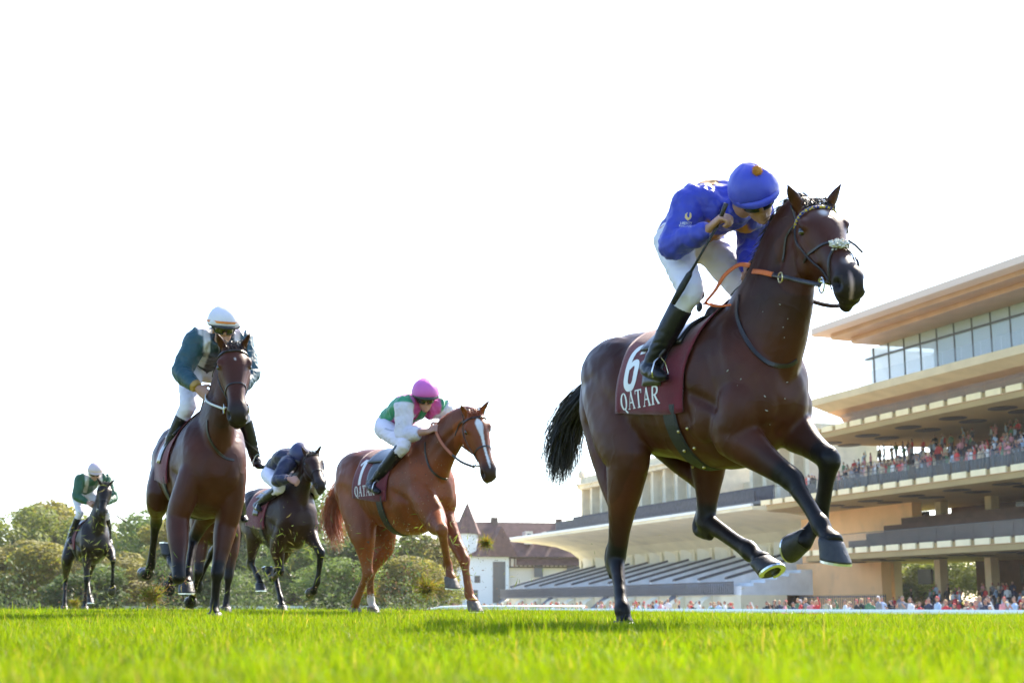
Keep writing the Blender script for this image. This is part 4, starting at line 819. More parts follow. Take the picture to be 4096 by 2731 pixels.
def kit(H, number, br, girthx=.15, x0=-.28, x1=.25, thb=109, gw=.10, fold=.004, numpos=(-.235, 88, .25), qpos=(-.262, 107, .09)):
    """number cloth, saddle, girth"""
    root = H['root']
    xs = list(np.linspace(x0, x1, 26)); ths = list(np.radians(np.linspace(-thb, thb, 44)))
    cl = drape(H, 'saddle_cloth', xs, ths, CLOTH, .012, .006, fold=fold, edge=lambda i, t: .14 * i * max(0, 1 - abs(t) / R(thb)) ** 1.2 - .04 * (1 - i) * abs(t) / R(thb), tilt=.10)
    sx = list(np.linspace(-.10, .20, 12)); st = list(np.radians(np.linspace(-50, 50, 22)))
    drape(H, 'saddle', sx, st, SADDLE, .026, .016, edge=lambda i, t: .05 * (i - .5) * abs(t))
    drape(H, 'saddle_flap', list(np.linspace(-.03, .13, 8)), list(np.radians(np.linspace(-88, 88, 30))), SADDLE, .0225, .006, tilt=.04)
    hump = MB(); c = cloth_pt(H, .24, 0, .045); limb(hump, [c + Vector((0, -.09, -.05)), c + Vector((-.01, -.05, -.005)), c, c + Vector((-.01, .05, -.005)), c + Vector((0, .09, -.05))], [.016, .022, .026, .022, .016], side=(1, 0, 0), sub=3, n=10); hump.build('pommel', SADDLE, root, True)
    # girth all the way round
    pts = [cloth_pt(H, girthx - .05 * abs(math.sin(t / 2)) + .05, t, .006) for t in np.radians(np.linspace(110, 250, 73))]
    nr = [Vector((0, -math.sin(t), math.cos(t))) for t in np.radians(np.linspace(110, 250, 73))]
    for _ in range(3): pts = [pts[0]] + [(pts[i - 1] + pts[i] * 2 + pts[i + 1]) / 4 for i in range(1, 72)] + [pts[-1]]
    mb = MB(); ribbon(mb, pts, nr, gw, .008); mb.build('girth', BLACK_WEB, root, False)
    bv = bvh_of(cl.data); lift = H['lift']
    for s in (1,) if number else ():
        def fm(px, pth, h):
            def f(x, y):
                xx = px + x * h; th = R(pth) - y * h / .30; d = Vector((0, -math.sin(th), math.cos(th)))
                return Vector((xx, 0, 1.18 + lift)) + d * .8, -d
            return f
        q, w = glyph_quads(number); decal('number', q, bv, fm(*numpos), WHITE_PRINT, cl)
        x_ = 0
        for ch in 'QATAR':
            q, w = glyph_quads(ch); decal('letter', q, bv, fm(qpos[0] + x_ * qpos[2], qpos[1], qpos[2]), WHITE_PRINT, cl, .0032); x_ += GL[ch][0] + .1
    return cl
def rein(name, pts, w, m, root, th=.005, sub=6, nrm=(0, -1, .3)):
    P = catmull([list(p) for p in pts], sub); mb = MB(); ribbon(mb, list(P), [Vector(nrm)] * len(P), w, th); return mb.build(name, m, root, True)
ORANGE = mat('orange_rubber_rein', (.62, .13, .025), .6, bump=.5, bump_scale=220)
BUCKLE = mat('buckle_brass', (.55, .45, .22), .3, 1.0)
# ------------------------------------------------------------------ jockeys
SKIN = mat('skin', (.38, .195, .135), .5, noise_amt=.12, noise_scale=18, bump=.1, bump_scale=150)
BREECH = mat('white_breeches', (.64, .60, .68), .7, noise_amt=.05, bump=.25, bump_scale=25)
BOOT = mat('black_boot_leather', (.007, .007, .009), .34, noise_amt=.3, bump=.35, bump_scale=22, spec=.35)
LENS = mat('goggle_lens', (.008, .008, .01), .08, spec=.8)
GOGGLE = mat('goggle_frame', (.02, .02, .02), .5)
def silk(name): 
    if name in MATS: return MATS[name]
    return mat(name, (1, 1, 1), .45, attr=True, noise_amt=.10, noise_scale=14, bump=.9, bump_scale=13, sheen=.1, trans=.15)
def layers(n, base, *ls):
    C = np.tile(np.array(base, float), (n, 1))
    for w, c in ls: C += (np.array(c) - C) * np.clip(w, 0, 1)[:, None]
    return C
def band(x, c, w, e=.008): return sstep(w + e, w - e, np.abs(x - c))
def hand(mb, wr, d, n, flip=1, curl=(62, 88, 60), size=1.0):
    """palm and five bent fingers; d towards the knuckles, n out of the palm"""
    d = d.normalized(); n = (n - d * n.dot(d)).normalized(); s = d.cross(n) * flip; k = size
    limb(mb, [wr - d * .05 * k, wr, wr + d * .045 * k, wr + d * .088 * k], [(.026 * k, .02 * k), (.028 * k, .019 * k), (.041 * k, .017 * k), (.041 * k, .014 * k)], side=s, sub=3, n=12)
    for i, ln in enumerate((.92, 1.05, 1.0, .78)):
        p = wr + d * (.082 * k) + s * ((1.5 - i) * .0205 * k); dd = d.copy(); pts = [p - d * .015]; ang = 0
        pts.append(p)
        for sl, c in zip((.042, .027, .021), curl):
            ang += c; dd = d * math.cos(R(ang)) + n * math.sin(R(ang)); p = p + dd * sl * ln * k; pts.append(p)
        limb(mb, pts, [.0095 * k, .0098 * k, .0092 * k, .0086 * k, .0066 * k], side=s, sub=2, n=8)
    p = wr + d * .022 * k + s * .03 * k; t1 = p + (d * .6 + s * .7 + n * .45).normalized() * .042 * k; t2 = t1 + (d * .7 - s * .35 + n * .6).normalized() * .032 * k; t3 = t2 + (d * .3 - s * .85 + n * .4).normalized() * .024 * k
    limb(mb, [p - s * .012, p, t1, t2, t3], [.014 * k, .014 * k, .0115 * k, .0105 * k, .0075 * k], side=n, sub=2, n=8)
def head_frame(c, face, up=None):
    f = Vector(face).normalized(); up = Vector(up or (0, 0, 1)); z = (up - f * up.dot(f)).normalized(); y = z.cross(f); return f, y, z
def face_mesh(mb, c, F):
    f, y, z = F; Q = lambda a, b, h: Vector(c) + f * a + y * b + z * h
    ell(mb, Q(-.008, 0, .03), (.095, .075, .10), (f, y, z)); ell(mb, Q(.022, 0, -.03), (.066, .064, .085), (f, y, z))
    limb(mb, [Q(.03, 0, -.05), Q(.052, 0, -.085), Q(.062, 0, -.108)], [(.05, .045), (.04, .036), (.022, .02)], side=y, sub=3, n=14)   # jaw and chin
    limb(mb, [Q(.082, 0, .015), Q(.100, 0, -.018), Q(.094, 0, -.033)], [(.010, .010), (.013, .013), (.016, .009)], side=y, sub=3, n=10)  # nose
    ell(mb, Q(.078, 0, .028), (.018, .052, .012), (f, y, z))
    ell(mb, Q(.084, 0, -.056), (.012, .024, .007), (f, y, z)); ell(mb, Q(.082, 0, -.074), (.012, .021, .008), (f, y, z)); ell(mb, Q(.074, 0, -.098), (.016, .018, .014), (f, y, z))          # lips
    for s in (-1, 1):
        ell(mb, Q(.062, s * .04, -.02), (.024, .024, .02), (f, y, z)); ell(mb, Q(-.01, s * .077, -.012), (.022, .008, .032), (f, y, z))
def cap(root, c, F, col, name='helmet', band=None, pom=None, peak=None, folds=.004, sz=1.0):
    f, y, z = F; Q = lambda a, b, h: Vector(c) + f * a * sz + y * b * sz + z * h * sz
    rings = []; prof = [(.0, 1.03), (.012, 1.06), (.03, 1.06), (.055, 1.02), (.08, .94), (.105, .80), (.125, .60), (.138, .38), (.144, .15)]
    for h, r_ in prof:
        g = []
        for k in range(40):
            t = 2 * math.pi * k / 40; p = Q(-.012 + .125 * r_ * math.cos(t) + (.012 if math.cos(t) > 0 else 0) * r_, .108 * r_ * math.sin(t), .028 + h + .012 * math.cos(t) * (1 - h / .144))
            p = p + (p - Vector(c)).normalized() * folds * (noise.noise(p * 22) + 1.2 * noise.noise(p * 55) * (1 if h < .03 else .3)); g.append(np.array(p))
        rings.append(g)
    inner = [[np.array(Vector(q) * .93 + Vector(c) * .07) for q in rings[0]]]
    mb = MB(); rings_to(mb, inner + rings); hel = mb.build(name, col, root, True)
    pk = MB(); g0, g1, g2 = [], [], []
    for k in range(17):
        t = R(-75 + 150 * k / 16); e = max(0, math.cos(t)) ** .6
        g0.append(Q(-.002 + .122 * math.cos(t), .110 * math.sin(t), .046)); g1.append(Q(.004 + (.122 + .05 * e) * math.cos(t), .116 * math.sin(t), .036 - .012 * e)); g2.append(Q(-.002 + .118 * math.cos(t), .106 * math.sin(t), .034))
    n = 17; pk.add(g0 + g1 + g2, [(i, i + 1, n + i + 1, n + i) for i in range(n - 1)] + [(n + i, n + i + 1, 2 * n + i + 1, 2 * n + i) for i in range(n - 1)]); pk.build('peak', peak or col, hel, True)
    if band is not None:
        bd = MB(); gs = []
        for k in range(41):
            t = 2 * math.pi * k / 40; gs.append([Q(-.012 + (.1345 if math.cos(t) < 0 else .1475) * math.cos(t), .1165 * math.sin(t), .028 + h + .01 * math.cos(t)) for h in (.02, .036)])
        bd.add([p for g in gs for p in g], [(2 * i, 2 * i + 2, 2 * i + 3, 2 * i + 1) for i in range(40)]); bd.build('hat_band', band, hel, True)
    if pom is not None:
        pp = MB(); g = random.Random(8); cc = Q(pom[1][0], pom[1][1], pom[1][2])
        ell(pp, cc, (.024, .024, .024), n=10)
        for i in range(260):
            d = Vector((g.gauss(0, 1), g.gauss(0, 1), g.gauss(0, 1))).normalized(); s = d.orthogonal().normalized() * .0022
            pp.add([cc + d * .018 - s, cc + d * .018 + s, cc + d * g.uniform(.027, .033)], [(0, 1, 2)])
        pp.build('pompom', pom[0], hel)
    return hel
def goggles(root, c, F, lensm=None):
    f, y, z = F; Q = lambda a, b, h: Vector(c) + f * a + y * b + z * h
    g = MB(); vs = []; n = 13
    for i in range(n):
        t = R(-66 + 132 * i / (n - 1)); hh = .030 * (1 - .35 * (abs(t) / R(66)) ** 2) * (1 - .35 * math.exp(-(t / .12) ** 2)); 
        for k in (-1, -.5, .5, 1): vs.append(Q(.025 + (.083 - .006 * k * k) * math.cos(t), .081 * math.sin(t), .004 + k * hh))
    g.add(vs, [(4 * i + j, 4 * i + 4 + j, 4 * i + 5 + j, 4 * i + 1 + j) for i in range(n - 1) for j in range(3)])
    o = g.build('goggles', lensm or LENS, root, True)
    for pts in ([Q(.058, .076, .004), Q(.0, .088, .012), Q(-.06, .07, .02)], [Q(.058, -.076, .004), Q(.0, -.088, .012), Q(-.06, -.07, .02)]):
        s = MB(); s.tube(pts, .008, 6); s.build('strap', GOGGLE, o, True)
    fr_ = MB(); fr_.tube([vs[4 * i + 3] for i in range(n)] + [vs[4 * i] for i in range(n - 1, -1, -1)] + [vs[3]], .0045, 6); fr_.build('frame', GOGGLE, o, True)
def jockey(label, fr, J, silkname, paint, capmat, capkw=None, legmat=None, vox=.010, hair=True, cuff=None):
    root = thing('person', label, 'person', fr.o, fr.yaw, 'jockeys riding the racehorses')
    S = (J['sh_l'] - J['sh_r']).normalized(); pel, neck = J['pelvis'], J['neck']; F = head_frame(J['head'], J['face'], J.get('up'))
    sp = (neck - pel); back = S.cross(sp).normalized()
    if back.z < 0: back = -back
    arch = J.get('arch', .05); m1, m2 = mid(pel, neck, .35) + back * arch * .8, mid(pel, neck, .72) + back * arch
    # continuous body under the clothes: trunk, head, arms, hands, legs
    b = MB(); face_mesh(b, J['head'], F)
    limb(b, [pel, m1, m2, neck - back * .0, mid(neck, J['head'], .5), mid(neck, J['head'], .8)], [(.13, .09), (.12, .085), (.12, .07), (.06, .058), (.054, .056), (.05, .055)], side=S)
    for s in ('r', 'l'):
        sh, el, wr = J['sh_' + s], J['el_' + s], J['wr_' + s]
        limb(b, [mid(neck, sh, .3), sh, mid(sh, el, .5), el, mid(el, wr, .3), wr], [.05, .056, .046, .038, .037, .026], sub=3)
        hd = J.get('hd_' + s) or (wr - el); hand(b, wr, Vector(hd), Vector(J.get('pn_' + s, (0, 0, -1))), 1 if s == 'r' else -1, size=1.12)
        hp, kn, an = J['hip_' + s], J['kn_' + s], J['an_' + s]
        limb(b, [mid(pel, hp, .5), hp, mid(hp, kn, .3), mid(hp, kn, .7), kn, mid(kn, an, .18), mid(kn, an, .6), mid(kn, an, .95)], [.08, .085, .075, .06, .045, .04, .036, .03], sub=3)
    me = remeshed(b, min(vox * .62, .0085), 2, 'body'); me.materials.append(SKIN); link('body', me, root)
    # silks
    k = MB(); lo = pel + (pel - m1).normalized() * .02
    limb(k, [lo, mid(lo, m1, .5) + back * .02, m1, m2, mid(m2, neck, .65) + back * .01, neck, mid(neck, J['head'], .38)], [(.155, .115), (.16, .125), (.16, .125), (.185, .13), (.155, .115), (.09, .088), (.072, .072)], side=S, sub=4, n=26)
    for s in ('r', 'l'):
        sh, el, wr = J['sh_' + s], J['el_' + s], J['wr_' + s]; cz = J.get('cuff_' + s, .97)
        limb(k, [mid(neck, sh, .35) - back * .02, sh - back * .01, mid(sh, el, .45), mid(sh, el, .85), el, mid(el, wr, .2), mid(el, wr, .6), mid(el, wr, cz)], [.09, .096, .086, .077, .072, .07, .06, .038], sub=4, n=20)
    jm = remeshed(k, vox, 3, 'jacket'); V = getv(jm); N = getn(jm)
    wr_ = .008 * vnoise(V, 8, 2) + +.018 * (.25 - np.abs(vnoise(V * np.array((1, 1, .6)), 13, 5))) + .009 * (.25 - np.abs(vnoise(V, 31, 8)))
    V += N * (wr_ + .003)[:, None]; setv(jm, V)
    D = V - np.array(pel); L_ = np.linalg.norm(sp); tv = D @ np.array(sp) / L_ ** 2; lv = D @ np.array(S) - 0; bv_ = D @ np.array(back)
    lv = (V - np.array(mid(J['sh_l'], J['sh_r'], .5))) @ np.array(S)
    aw = np.zeros(len(V)); armt = np.zeros(len(V))
    for s, sg in (('r', -1), ('l', 1)):
        d0, t0 = seg_dist(V, J['sh_' + s], J['el_' + s]); d1, t1 = seg_dist(V, J['el_' + s], J['wr_' + s])
        w_ = np.maximum.reduce([sstep(.135, .16, lv * sg) * (d0 < .14), sstep(.28, .40, t0) * sstep(.125, .105, d0), sstep(.115, .095, d1)])
        armt = np.where(w_ > aw, np.where(d0 < d1, t0, 1 + t1), armt); aw = np.maximum(aw, w_)
    setcol(jm, paint(tv, lv, bv_, aw, armt)); jm.materials.append(silk(silkname)); jo = link('jacket', jm, root)
    # breeches and boots
    q = MB(); limb(q, [mid(J['hip_r'], J['hip_l'], -.25), J['hip_r'], pel, J['hip_l'], mid(J['hip_r'], J['hip_l'], 1.25)], [(.06, .06), (.125, .115), (.135, .13), (.125, .115), (.06, .06)], side=sp.normalized(), sub=3)
    for s in ('r', 'l'):
        hp, kn, an = J['hip_' + s], J['kn_' + s], J['an_' + s]
        limb(q, [hp, mid(hp, kn, .3), mid(hp, kn, .7), kn, mid(kn, an, .18), mid(kn, an, .34)], [.10, .095, .078, .068, .061, .057], sub=4)
    qm = remeshed(q, vox, 5, 'breeches'); V = getv(qm); V += getn(qm) * (.005 * vnoise(V, 10, 1) + .011 * (.2 - np.abs(vnoise(V * np.array((1, 1, 1.8)), 13, 3))))[:, None]; setv(qm, V); qm.materials.append(legmat or BREECH); link('breeches', qm, root)
    for s in ('r', 'l'):
        kn, an, to = J['kn_' + s], J['an_' + s], J['toe_' + s]; bt = J.get('boot', .22); q = MB()
        sh = (an - kn).normalized(); heel = an - (to - an).normalized() * .045 + sh * .045
        limb(q, [mid(kn, an, bt), mid(kn, an, bt + .08), mid(kn, an, .6), mid(kn, an, .85), an, an + sh * .03], [.063, .062, .058, .047, .043, .035], sub=4)
        limb(q, [heel, an + sh * .04, mid(an, to, .55) + sh * .025, to + sh * .01, to + (to - an).normalized() * .03], [(.032, .034), (.042, .044), (.046, .036), (.042, .028), (.018, .014)], sub=3, n=14)
        bm = remeshed(q, vox * .8, 3, 'boot'); V = getv(bm)
        tt = np.clip(((V - np.array(kn)) @ np.array(an - kn)) / (an - kn).length ** 2, 0, 1.2); V += getn(bm) * (.005 * vnoise(V * np.array((1, 1, 2.2)), 26, 4) * sstep(.35, .75, tt))[:, None]; setv(bm, V)
        bm.materials.append(BOOT); link('boot', bm, root)
    kw = dict(capkw or {}); cap(root, J['head'], F, capmat, 'helmet', **kw); goggles(root, J['head'], F)
    return dict(root=root, jacket=jm, fr=fr, bvh=bvh_of(jm), jobj=jo)
def stirrup(H, J, s):
    to = J['toe_' + s]; an = J['an_' + s]; mb = MB(); c = mid(an, to, .75)
    top = c + Vector((0, 0, .08)); pts = [c + Vector((0, -.046, -.03)), c + Vector((0, -.05, .0)), c + Vector((0, -.032, .05)), top, c + Vector((0, .032, .05)), c + Vector((0, .05, 0)), c + Vector((0, .046, -.03)), c + Vector((0, -.046, -.03))]
    mb.tube(pts, .0045, 6); st = mb.build('stirrup', STEEL, H['root'], True)
    lt = MB(); sgn = -1 if s == 'r' else 1
    p2 = cloth_pt(H, .16, -sgn * R(42), .035); lt.tube([top, mid(top, p2, .5) + Vector((0, sgn * .01, 0)), p2], .008, 6); lt.build('stirrup_leather', LEATHER, st, True)
# ---- first horse: tack and rider
cl1 = kit(H1, '6', br1)
hd = f1.y(3026, 798, -.06)
J1 = dict(head=hd, face=(.76, -.40, -.60), neck=f1.y(2930, 850, -.03), pelvis=f1.y(2745, 952, 0.0), arch=.08, up=(-.12, -.28, 1))
J1['sh_r'] = f1.y(2775, 800, -.20); J1['sh_l'] = J1['sh_r'] + Vector((.04, .37, -.02))
J1['el_r'] = f1.s(J1['sh_r'], .29, 2688, 985, near=True); J1['wr_r'] = f1.s(J1['el_r'], .25, 2836, 915, near=True); J1['hd_r'] = f1.y(2885, 868, J1['wr_r'].y + .02) - J1['wr_r']; J1['pn_r'] = (.5, .5, -.2)
J1['wr_l'] = f1.y(2992, 1075, .05); J1['el_l'] = mid(J1['sh_l'], J1['wr_l'], .5) + Vector((-.12, .10, 0)); J1['hd_l'] = Vector((.6, -.2, -.6)); J1['pn_l'] = (0, -1, -.2)
J1['hip_r'] = J1['pelvis'] + Vector((.03, -.12, -.02)); J1['hip_l'] = J1['pelvis'] + Vector((.03, .12, -.02))
J1['kn_r'] = f1.y(2760, 1165, -.25); J1['an_r'] = f1.y(2606, 1448, -.33); J1['toe_r'] = f1.y(2652, 1500, -.35)
J1['kn_l'] = f1.y(2945, 1190, .10); J1['kn_l'].y = .2; J1['an_l'] = Vector((J1['an_r'].x, -J1['an_r'].y, J1['an_r'].z)); J1['toe_l'] = Vector((J1['toe_r'].x, -J1['toe_r'].y, J1['toe_r'].z))
BLUE, GOLD = np.array((.036, .05, .44)), np.array((.48, .21, .02))
def paint1(t, l_, b, b_a, at_):
    body = 1 - b_a
    return layers(len(t), BLUE, (body * band(t, .78, .2, .02) * band(np.abs(l_), .115, .05), GOLD), (body * band(t, .40, .16, .02) * sstep(.06, .03, b) * sstep(.14, .12, np.abs(l_)), GOLD))
CAPBLUE = mat('blue_cap_silk', tuple(BLUE), .5, noise_amt=.06, bump=.25, bump_scale=30, sheen=.15)
PJ1 = jockey('jockey in royal blue silks with gold patches, bobbled blue cap, whip raised', f1, J1, 'silks', paint1, CAPBLUE, dict(pom=(mat('gold_wool', (.5, .2, .03), .9), (.075, .03, .158)), folds=.006, peak=CAPBLUE, sz=1.1))

# straps, reins and whip
strap(H1, 'breast_strap', hits(H1, ((2955, 1180), (2950, 1260), (2975, 1340), (3020, 1410), (3080, 1455), (3150, 1462), (3185, 1440))), .022, LEATHER, .005)
for q in ((2722, 1720, 2760, 1712), (2745, 1795, 2785, 1785), (2780, 1865, 2820, 1857)):
    for i in (0, 2):
        h = hit(H1, q[i], q[i + 1]); m_ = MB(); ell(m_, h[0] + h[1] * .016, (.009, .009, .009), n=8); m_.build('girth_stud', BUCKLE, H1['root'], True)
Hp = H1['Hp']; bitR = Hp(.735, -.066, -.082); bitL = Hp(.735, .066, -.082); rt = H1['root']
rp = [bitR, f1.y(3180, 1118, bitR.y - .0), f1.y(3090, 1098, -.13), f1.y(3010, 1085, -.10)]
rein('rein', [rp[0], rp[1], f1.y(3140, 1108, -.16), rp[2]], .022, LEATHER, rt)
rein('rein_grip', [rp[2], f1.y(3045, 1088, -.12), rp[3]], .026, ORANGE, rt)
m_ = MB(); torus(m_, f1.y(3122, 1110, -.155), (.3, 1, 0), .024, .004); m_.build('rein_ring', BUCKLE, rt, True)
rein('rein_grip', [f1.y(3000, 1062, -.10), f1.y(2955, 1060, -.13), f1.y(2900, 1100, -.17), f1.y(2862, 1160, -.18), f1.y(2825, 1205, -.17), f1.y(2818, 1212, -.16)], .027, ORANGE, rt, nrm=(.3, -.8, .5))
rein('rein_grip', [f1.y(2822, 1212, -.16), f1.y(2870, 1224, -.14), f1.y(2925, 1218, -.11), f1.y(2960, 1200, -.08)], .027, ORANGE, rt, nrm=(.3, -.4, .85))
m_ = MB(); c_ = f1.y(2797, 1205, -.165)
for dx, dz in ((-.02, .02), (.02, .03), (.0, -.03)): ell(m_, c_ + Vector((dx, 0, dz)), (.026, .006, .026), n=8)
m_.build('rein_stop', BLACK_WEB, rt, True)
rein('rein', [bitL, bitL + Vector((-.2, .1, -.05)), bitL + Vector((-.45, .12, .02)), J1['wr_l'] + Vector((.03, .02, -.03))], .022, LEATHER, rt)
for q, ln in (((.60, .03, .062), (3450, 1010)), ((.70, .05, .02), (3435, 1065))):
    p0 = Hp(*q); p1 = f1.x(ln[0], ln[1], p0.x + .02); m_ = MB(); m_.tube([p0, mid(p0, p1, .5) + Vector((0, 0, .006)), p1], .006, 6); m_.build('strap_end', LEATHER, br1, True)
fist = J1['wr_r'] + J1['hd_r'].normalized() * .09
w0, w1 = f1.y(2905, 815, fist.y - .02), f1.y(2690, 1215, -.36)
wm = f1.y(2868, 905, fist.y - .01)
wp = thing("riding_whip", "long black padded whip gripped in the fist of the blue jockey", "whip", f1.o, f1.yaw)
m_ = MB(); m_.tube([w0, mid(w0, wm, .5), wm], [.012, .011, .009], 8); m_.build('handle', LEATHER, wp, True)
m_ = MB(); m_.tube([wm, mid(wm, w1, .35), mid(wm, w1, .6)], [.007, .006, .008], 8); m_.tube([mid(wm, w1, .58), mid(wm, w1, .62), mid(wm, w1, .8), w1], [.009, .016, .018, .014], 8); m_.build('shaft', BLACK_WEB, wp, True)
stirrup(H1, J1, 'r'); stirrup(H1, J1, 'l')
# flecks of foam on the chest
g_ = random.Random(2); m_ = MB()
for (u, v) in [(3040, 1250), (3120, 1225), (3135, 1310), (3125, 1350), (3150, 1275), (2945, 1545), (2912, 1480), (3055, 1575), (3065, 1650), (3075, 1690), (2975, 1515), (3140, 1535), (3140, 1600)]:
    for k in range(1):
        h = hit(H1, u + g_.gauss(0, 5), v + g_.gauss(0, 5))
        if h[0] is not None:
            t_ = h[1].orthogonal().normalized(); b_ = h[1].cross(t_); a_ = g_.uniform(0, 6); r_ = g_.uniform(.001, .0042) 
            ax = t_ * math.cos(a_) + b_ * math.sin(a_); ell(m_, h[0] + h[1] * .001, (r_ * g_.uniform(.8, 2.2), r_ * .7, .0025), (ax, h[1].cross(ax), h[1]), 6)
o_ = m_.build('foam_flecks', mat('foam', (.4, .39, .36), .7), rt, True); o_['kind'] = 'stuff'
# emblem and words on the sleeve
def text_quads(txt, size):
    cu = bpy.data.curves.new('t', 'FONT'); cu.body = txt; cu.size = size; cu.align_x = 'CENTER'; cu.resolution_u = 2
    o = bpy.data.objects.new('t', cu); COL.objects.link(o); dg = bpy.context.evaluated_depsgraph_get(); me = bpy.data.meshes.new_from_object(o.evaluated_get(dg)); bpy.data.objects.remove(o)
    v = [(a.co.x, a.co.y) for a in me.vertices]; q = [[v[i] for i in p.vertices] for p in me.polygons]; bpy.data.meshes.remove(me); return q
def sleeve(cx, cy, k):
    def f(x, y):
        o, d = f1.ray(cx + x * k, cy - y * k); return o, d.normalized()
    return f
gold = mat('gold_print', (.62, .45, .18), .6); em = [[(.0, -.5), (.3, -.3), (.45, .0), (.2, -.12)], [(.45, .0), (.4, .35), (.25, .5), (.2, .1), (.2, -.12)], [(-.1, -.42), (-.35, -.15), (-.3, .25), (.0, .5), (-.12, .15), (.0, -.1)], [(.0, -.1), (.2, -.12), (.0, -.5), (-.1, -.42)]]
decal('sleeve_emblem', em, PJ1['bvh'], sleeve(2751, 866, 34), gold, PJ1['jobj'])
decal('sleeve_lettering', text_quads('LIBERTY', 1), PJ1['bvh'], sleeve(2744, 897, 13.5), WHITE_PRINT, PJ1['jobj'])
decal('sleeve_lettering', text_quads('RACING', 1), PJ1['bvh'], sleeve(2741, 908, 13.5), WHITE_PRINT, PJ1['jobj'])
# ------------------------------------------------------------------ the other runners
def std_neck(fr, base, pts): return [Vector(base)] + pts
def mirror(v): return Vector((v.x, -v.y, v.z))
def seat(fr, J, lowleg='an_r'):
    """hips and the hidden left leg from the visible right one"""
    J['hip_r'] = J['pelvis'] + Vector((.03, -.12, -.02)); J['hip_l'] = J['pelvis'] + Vector((.03, .12, -.02))
    for k in ('kn', 'an', 'toe'):
        if k + '_l' not in J: J[k + '_l'] = mirror(J[k + '_r'])
    return J
# ---- 2: bay with the white-capped rider
f2 = Fr(-2.52, 11.5, 0.01, -67)
poll2 = f2.x(930, 1395, .84)
P2 = dict(lift=.02, wide=1.14, deep=.02,
    RF=pose_leg(f2, f2.x(712, 2075, .50), [(716, 2312, (.74,)), (690, 2250, (.46,)), (676, 2215, (.38,))], 'F', flex=10),
    LF=pose_leg(f2, f2.x(905, 2095, .46), [(868, 2296, (.56,)), (858, 2416, (.52,)), (858, 2455, (.56,))], 'F', flat=True),
    RH=pose_leg(f2, f2.x(632, 1990, -.34), [(624, 2085, (-.72,)), (604, 2262, (-.92,)), (588, 2296, (-1.0,))], 'H', flex=35),
    LH=pose_leg(f2, f2.x(860, 2000, -.30), [(775, 2150, (-.65,)), (752, 2300, (-.45,)), (745, 2330, (-.40,))], 'H', flex=0),
    neck=[Vector((.38, 0, 1.24)), f2.x(868, 1690, .58), f2.x(892, 1560, .70), f2.x(915, 1450, .78)], poll=poll2, muzzle=f2.x(952, 1640, 1.12), headlen=.66, headscale=1.38, headyaw=-9, ears=(.40, .40),
    tail=[(-1.02, 0, 1.2), (-1.12, 0, .95), (-1.12, .0, .7)], tailspread=.09)
def face2(C, hx, hw, hu, m):
    e = 1.6 - np.sqrt(((hx - .26) / .02) ** 2 + ((hw) / .007) ** 2) * 1.2; k = np.clip(e, 0, 1) * m * (hu > .03) * .8; return C + (np.array((.55, .5, .48)) - C) * k[:, None]
H2 = horse('racehorse', 'bay racehorse galloping straight on under the white-capped jockey', f2, P2, (.095, .032, .015), (.014, .010, .009), (.012, .009, .008), voxel=.011, face=face2, tailN=300)
br2 = bridle(H2); kit(H2, None, br2, x0=-.20)
J2 = dict(head=f2.x(893, 1318, .56), face=(.90, -.05, -.30), neck=f2.x(880, 1385, .42), pelvis=f2.x(822, 1468, -.12), arch=.07)
J2['sh_r'] = f2.x(796, 1350, .32); J2['sh_l'] = f2.x(962, 1352, .34)
J2['el_r'] = f2.s(J2['sh_r'], .33, 722, 1492, hint=Vector((.36, -.45, 1.8))); J2['wr_r'] = f2.s(J2['el_r'], .27, 792, 1552, near=True); J2['hd_r'] = f2.x(826, 1580, J2['wr_r'].x + .04) - J2['wr_r']; J2['pn_r'] = (-.1, .7, -.4)
J2['el_l'] = f2.s(J2['sh_l'], .33, 1003, 1495, hint=Vector((.36, .35, 1.8))); J2['wr_l'] = f2.s(J2['el_l'], .27, 960, 1560, near=True); J2['hd_l'] = Vector((.4, -.5, -.4)); J2['pn_l'] = (0, -.7, -.4)
J2['kn_r'] = f2.x(752, 1622, .24); J2['an_r'] = f2.x(662, 1822, .02); J2['toe_r'] = f2.x(676, 1862, .14)
J2['an_l'] = f2.x(1018, 1822, .02); J2['toe_l'] = f2.x(1040, 1860, .12); J2['kn_l'] = f2.x(965, 1640, .22)
seat(f2, J2)
def paint2(t, l_, b, aw, at_):
    return layers(len(t), (.006, .022, .024), ((1 - aw) * band(np.abs(l_), .125, .030) * sstep(.3, .36, t), (.62, .58, .58)), (aw, (.012, .062, .082)), (aw * sstep(.05, .0, at_) * sstep(.19, .17, np.abs(l_)), (.62, .58, .58)), (aw * sstep(1.84, 1.88, at_), (.42, .24, .05)))
WHITECAP = mat('white_cap_silk', (.62, .58, .63), .5, noise_amt=.04, bump=.15, bump_scale=25); ORBAND = mat('orange_band', (.65, .2, .04), .6); BLKPEAK = mat('black_peak', (.015, .014, .014), .4)
PJ2 = jockey('jockey in dark teal silks with a white cap and orange hat band', f2, J2, 'silks', paint2, WHITECAP, dict(band=ORBAND, peak=BLKPEAK, sz=1.12))
stirrup(H2, J2, 'r'); stirrup(H2, J2, 'l')
b2 = H2['Hp'](.735, -.066, -.082); rein('rein', [b2, mid(b2, J2['wr_r'], .5) + Vector((.02, -.03, -.03)), J2['wr_r'] + J2['hd_r'].normalized() * .08], .016, mat('white_rein', (.6, .58, .55), .6), H2['root'])
b2 = H2['Hp'](.735, .066, -.082); rein('rein', [b2, mid(b2, J2['wr_l'], .5), J2['wr_l']], .022, LEATHER, H2['root'])
strap(H2, 'breast_strap', hits(H2, ((830, 1680), (832, 1730), (860, 1790), (900, 1830), (935, 1840))), .02, LEATHER, .005)
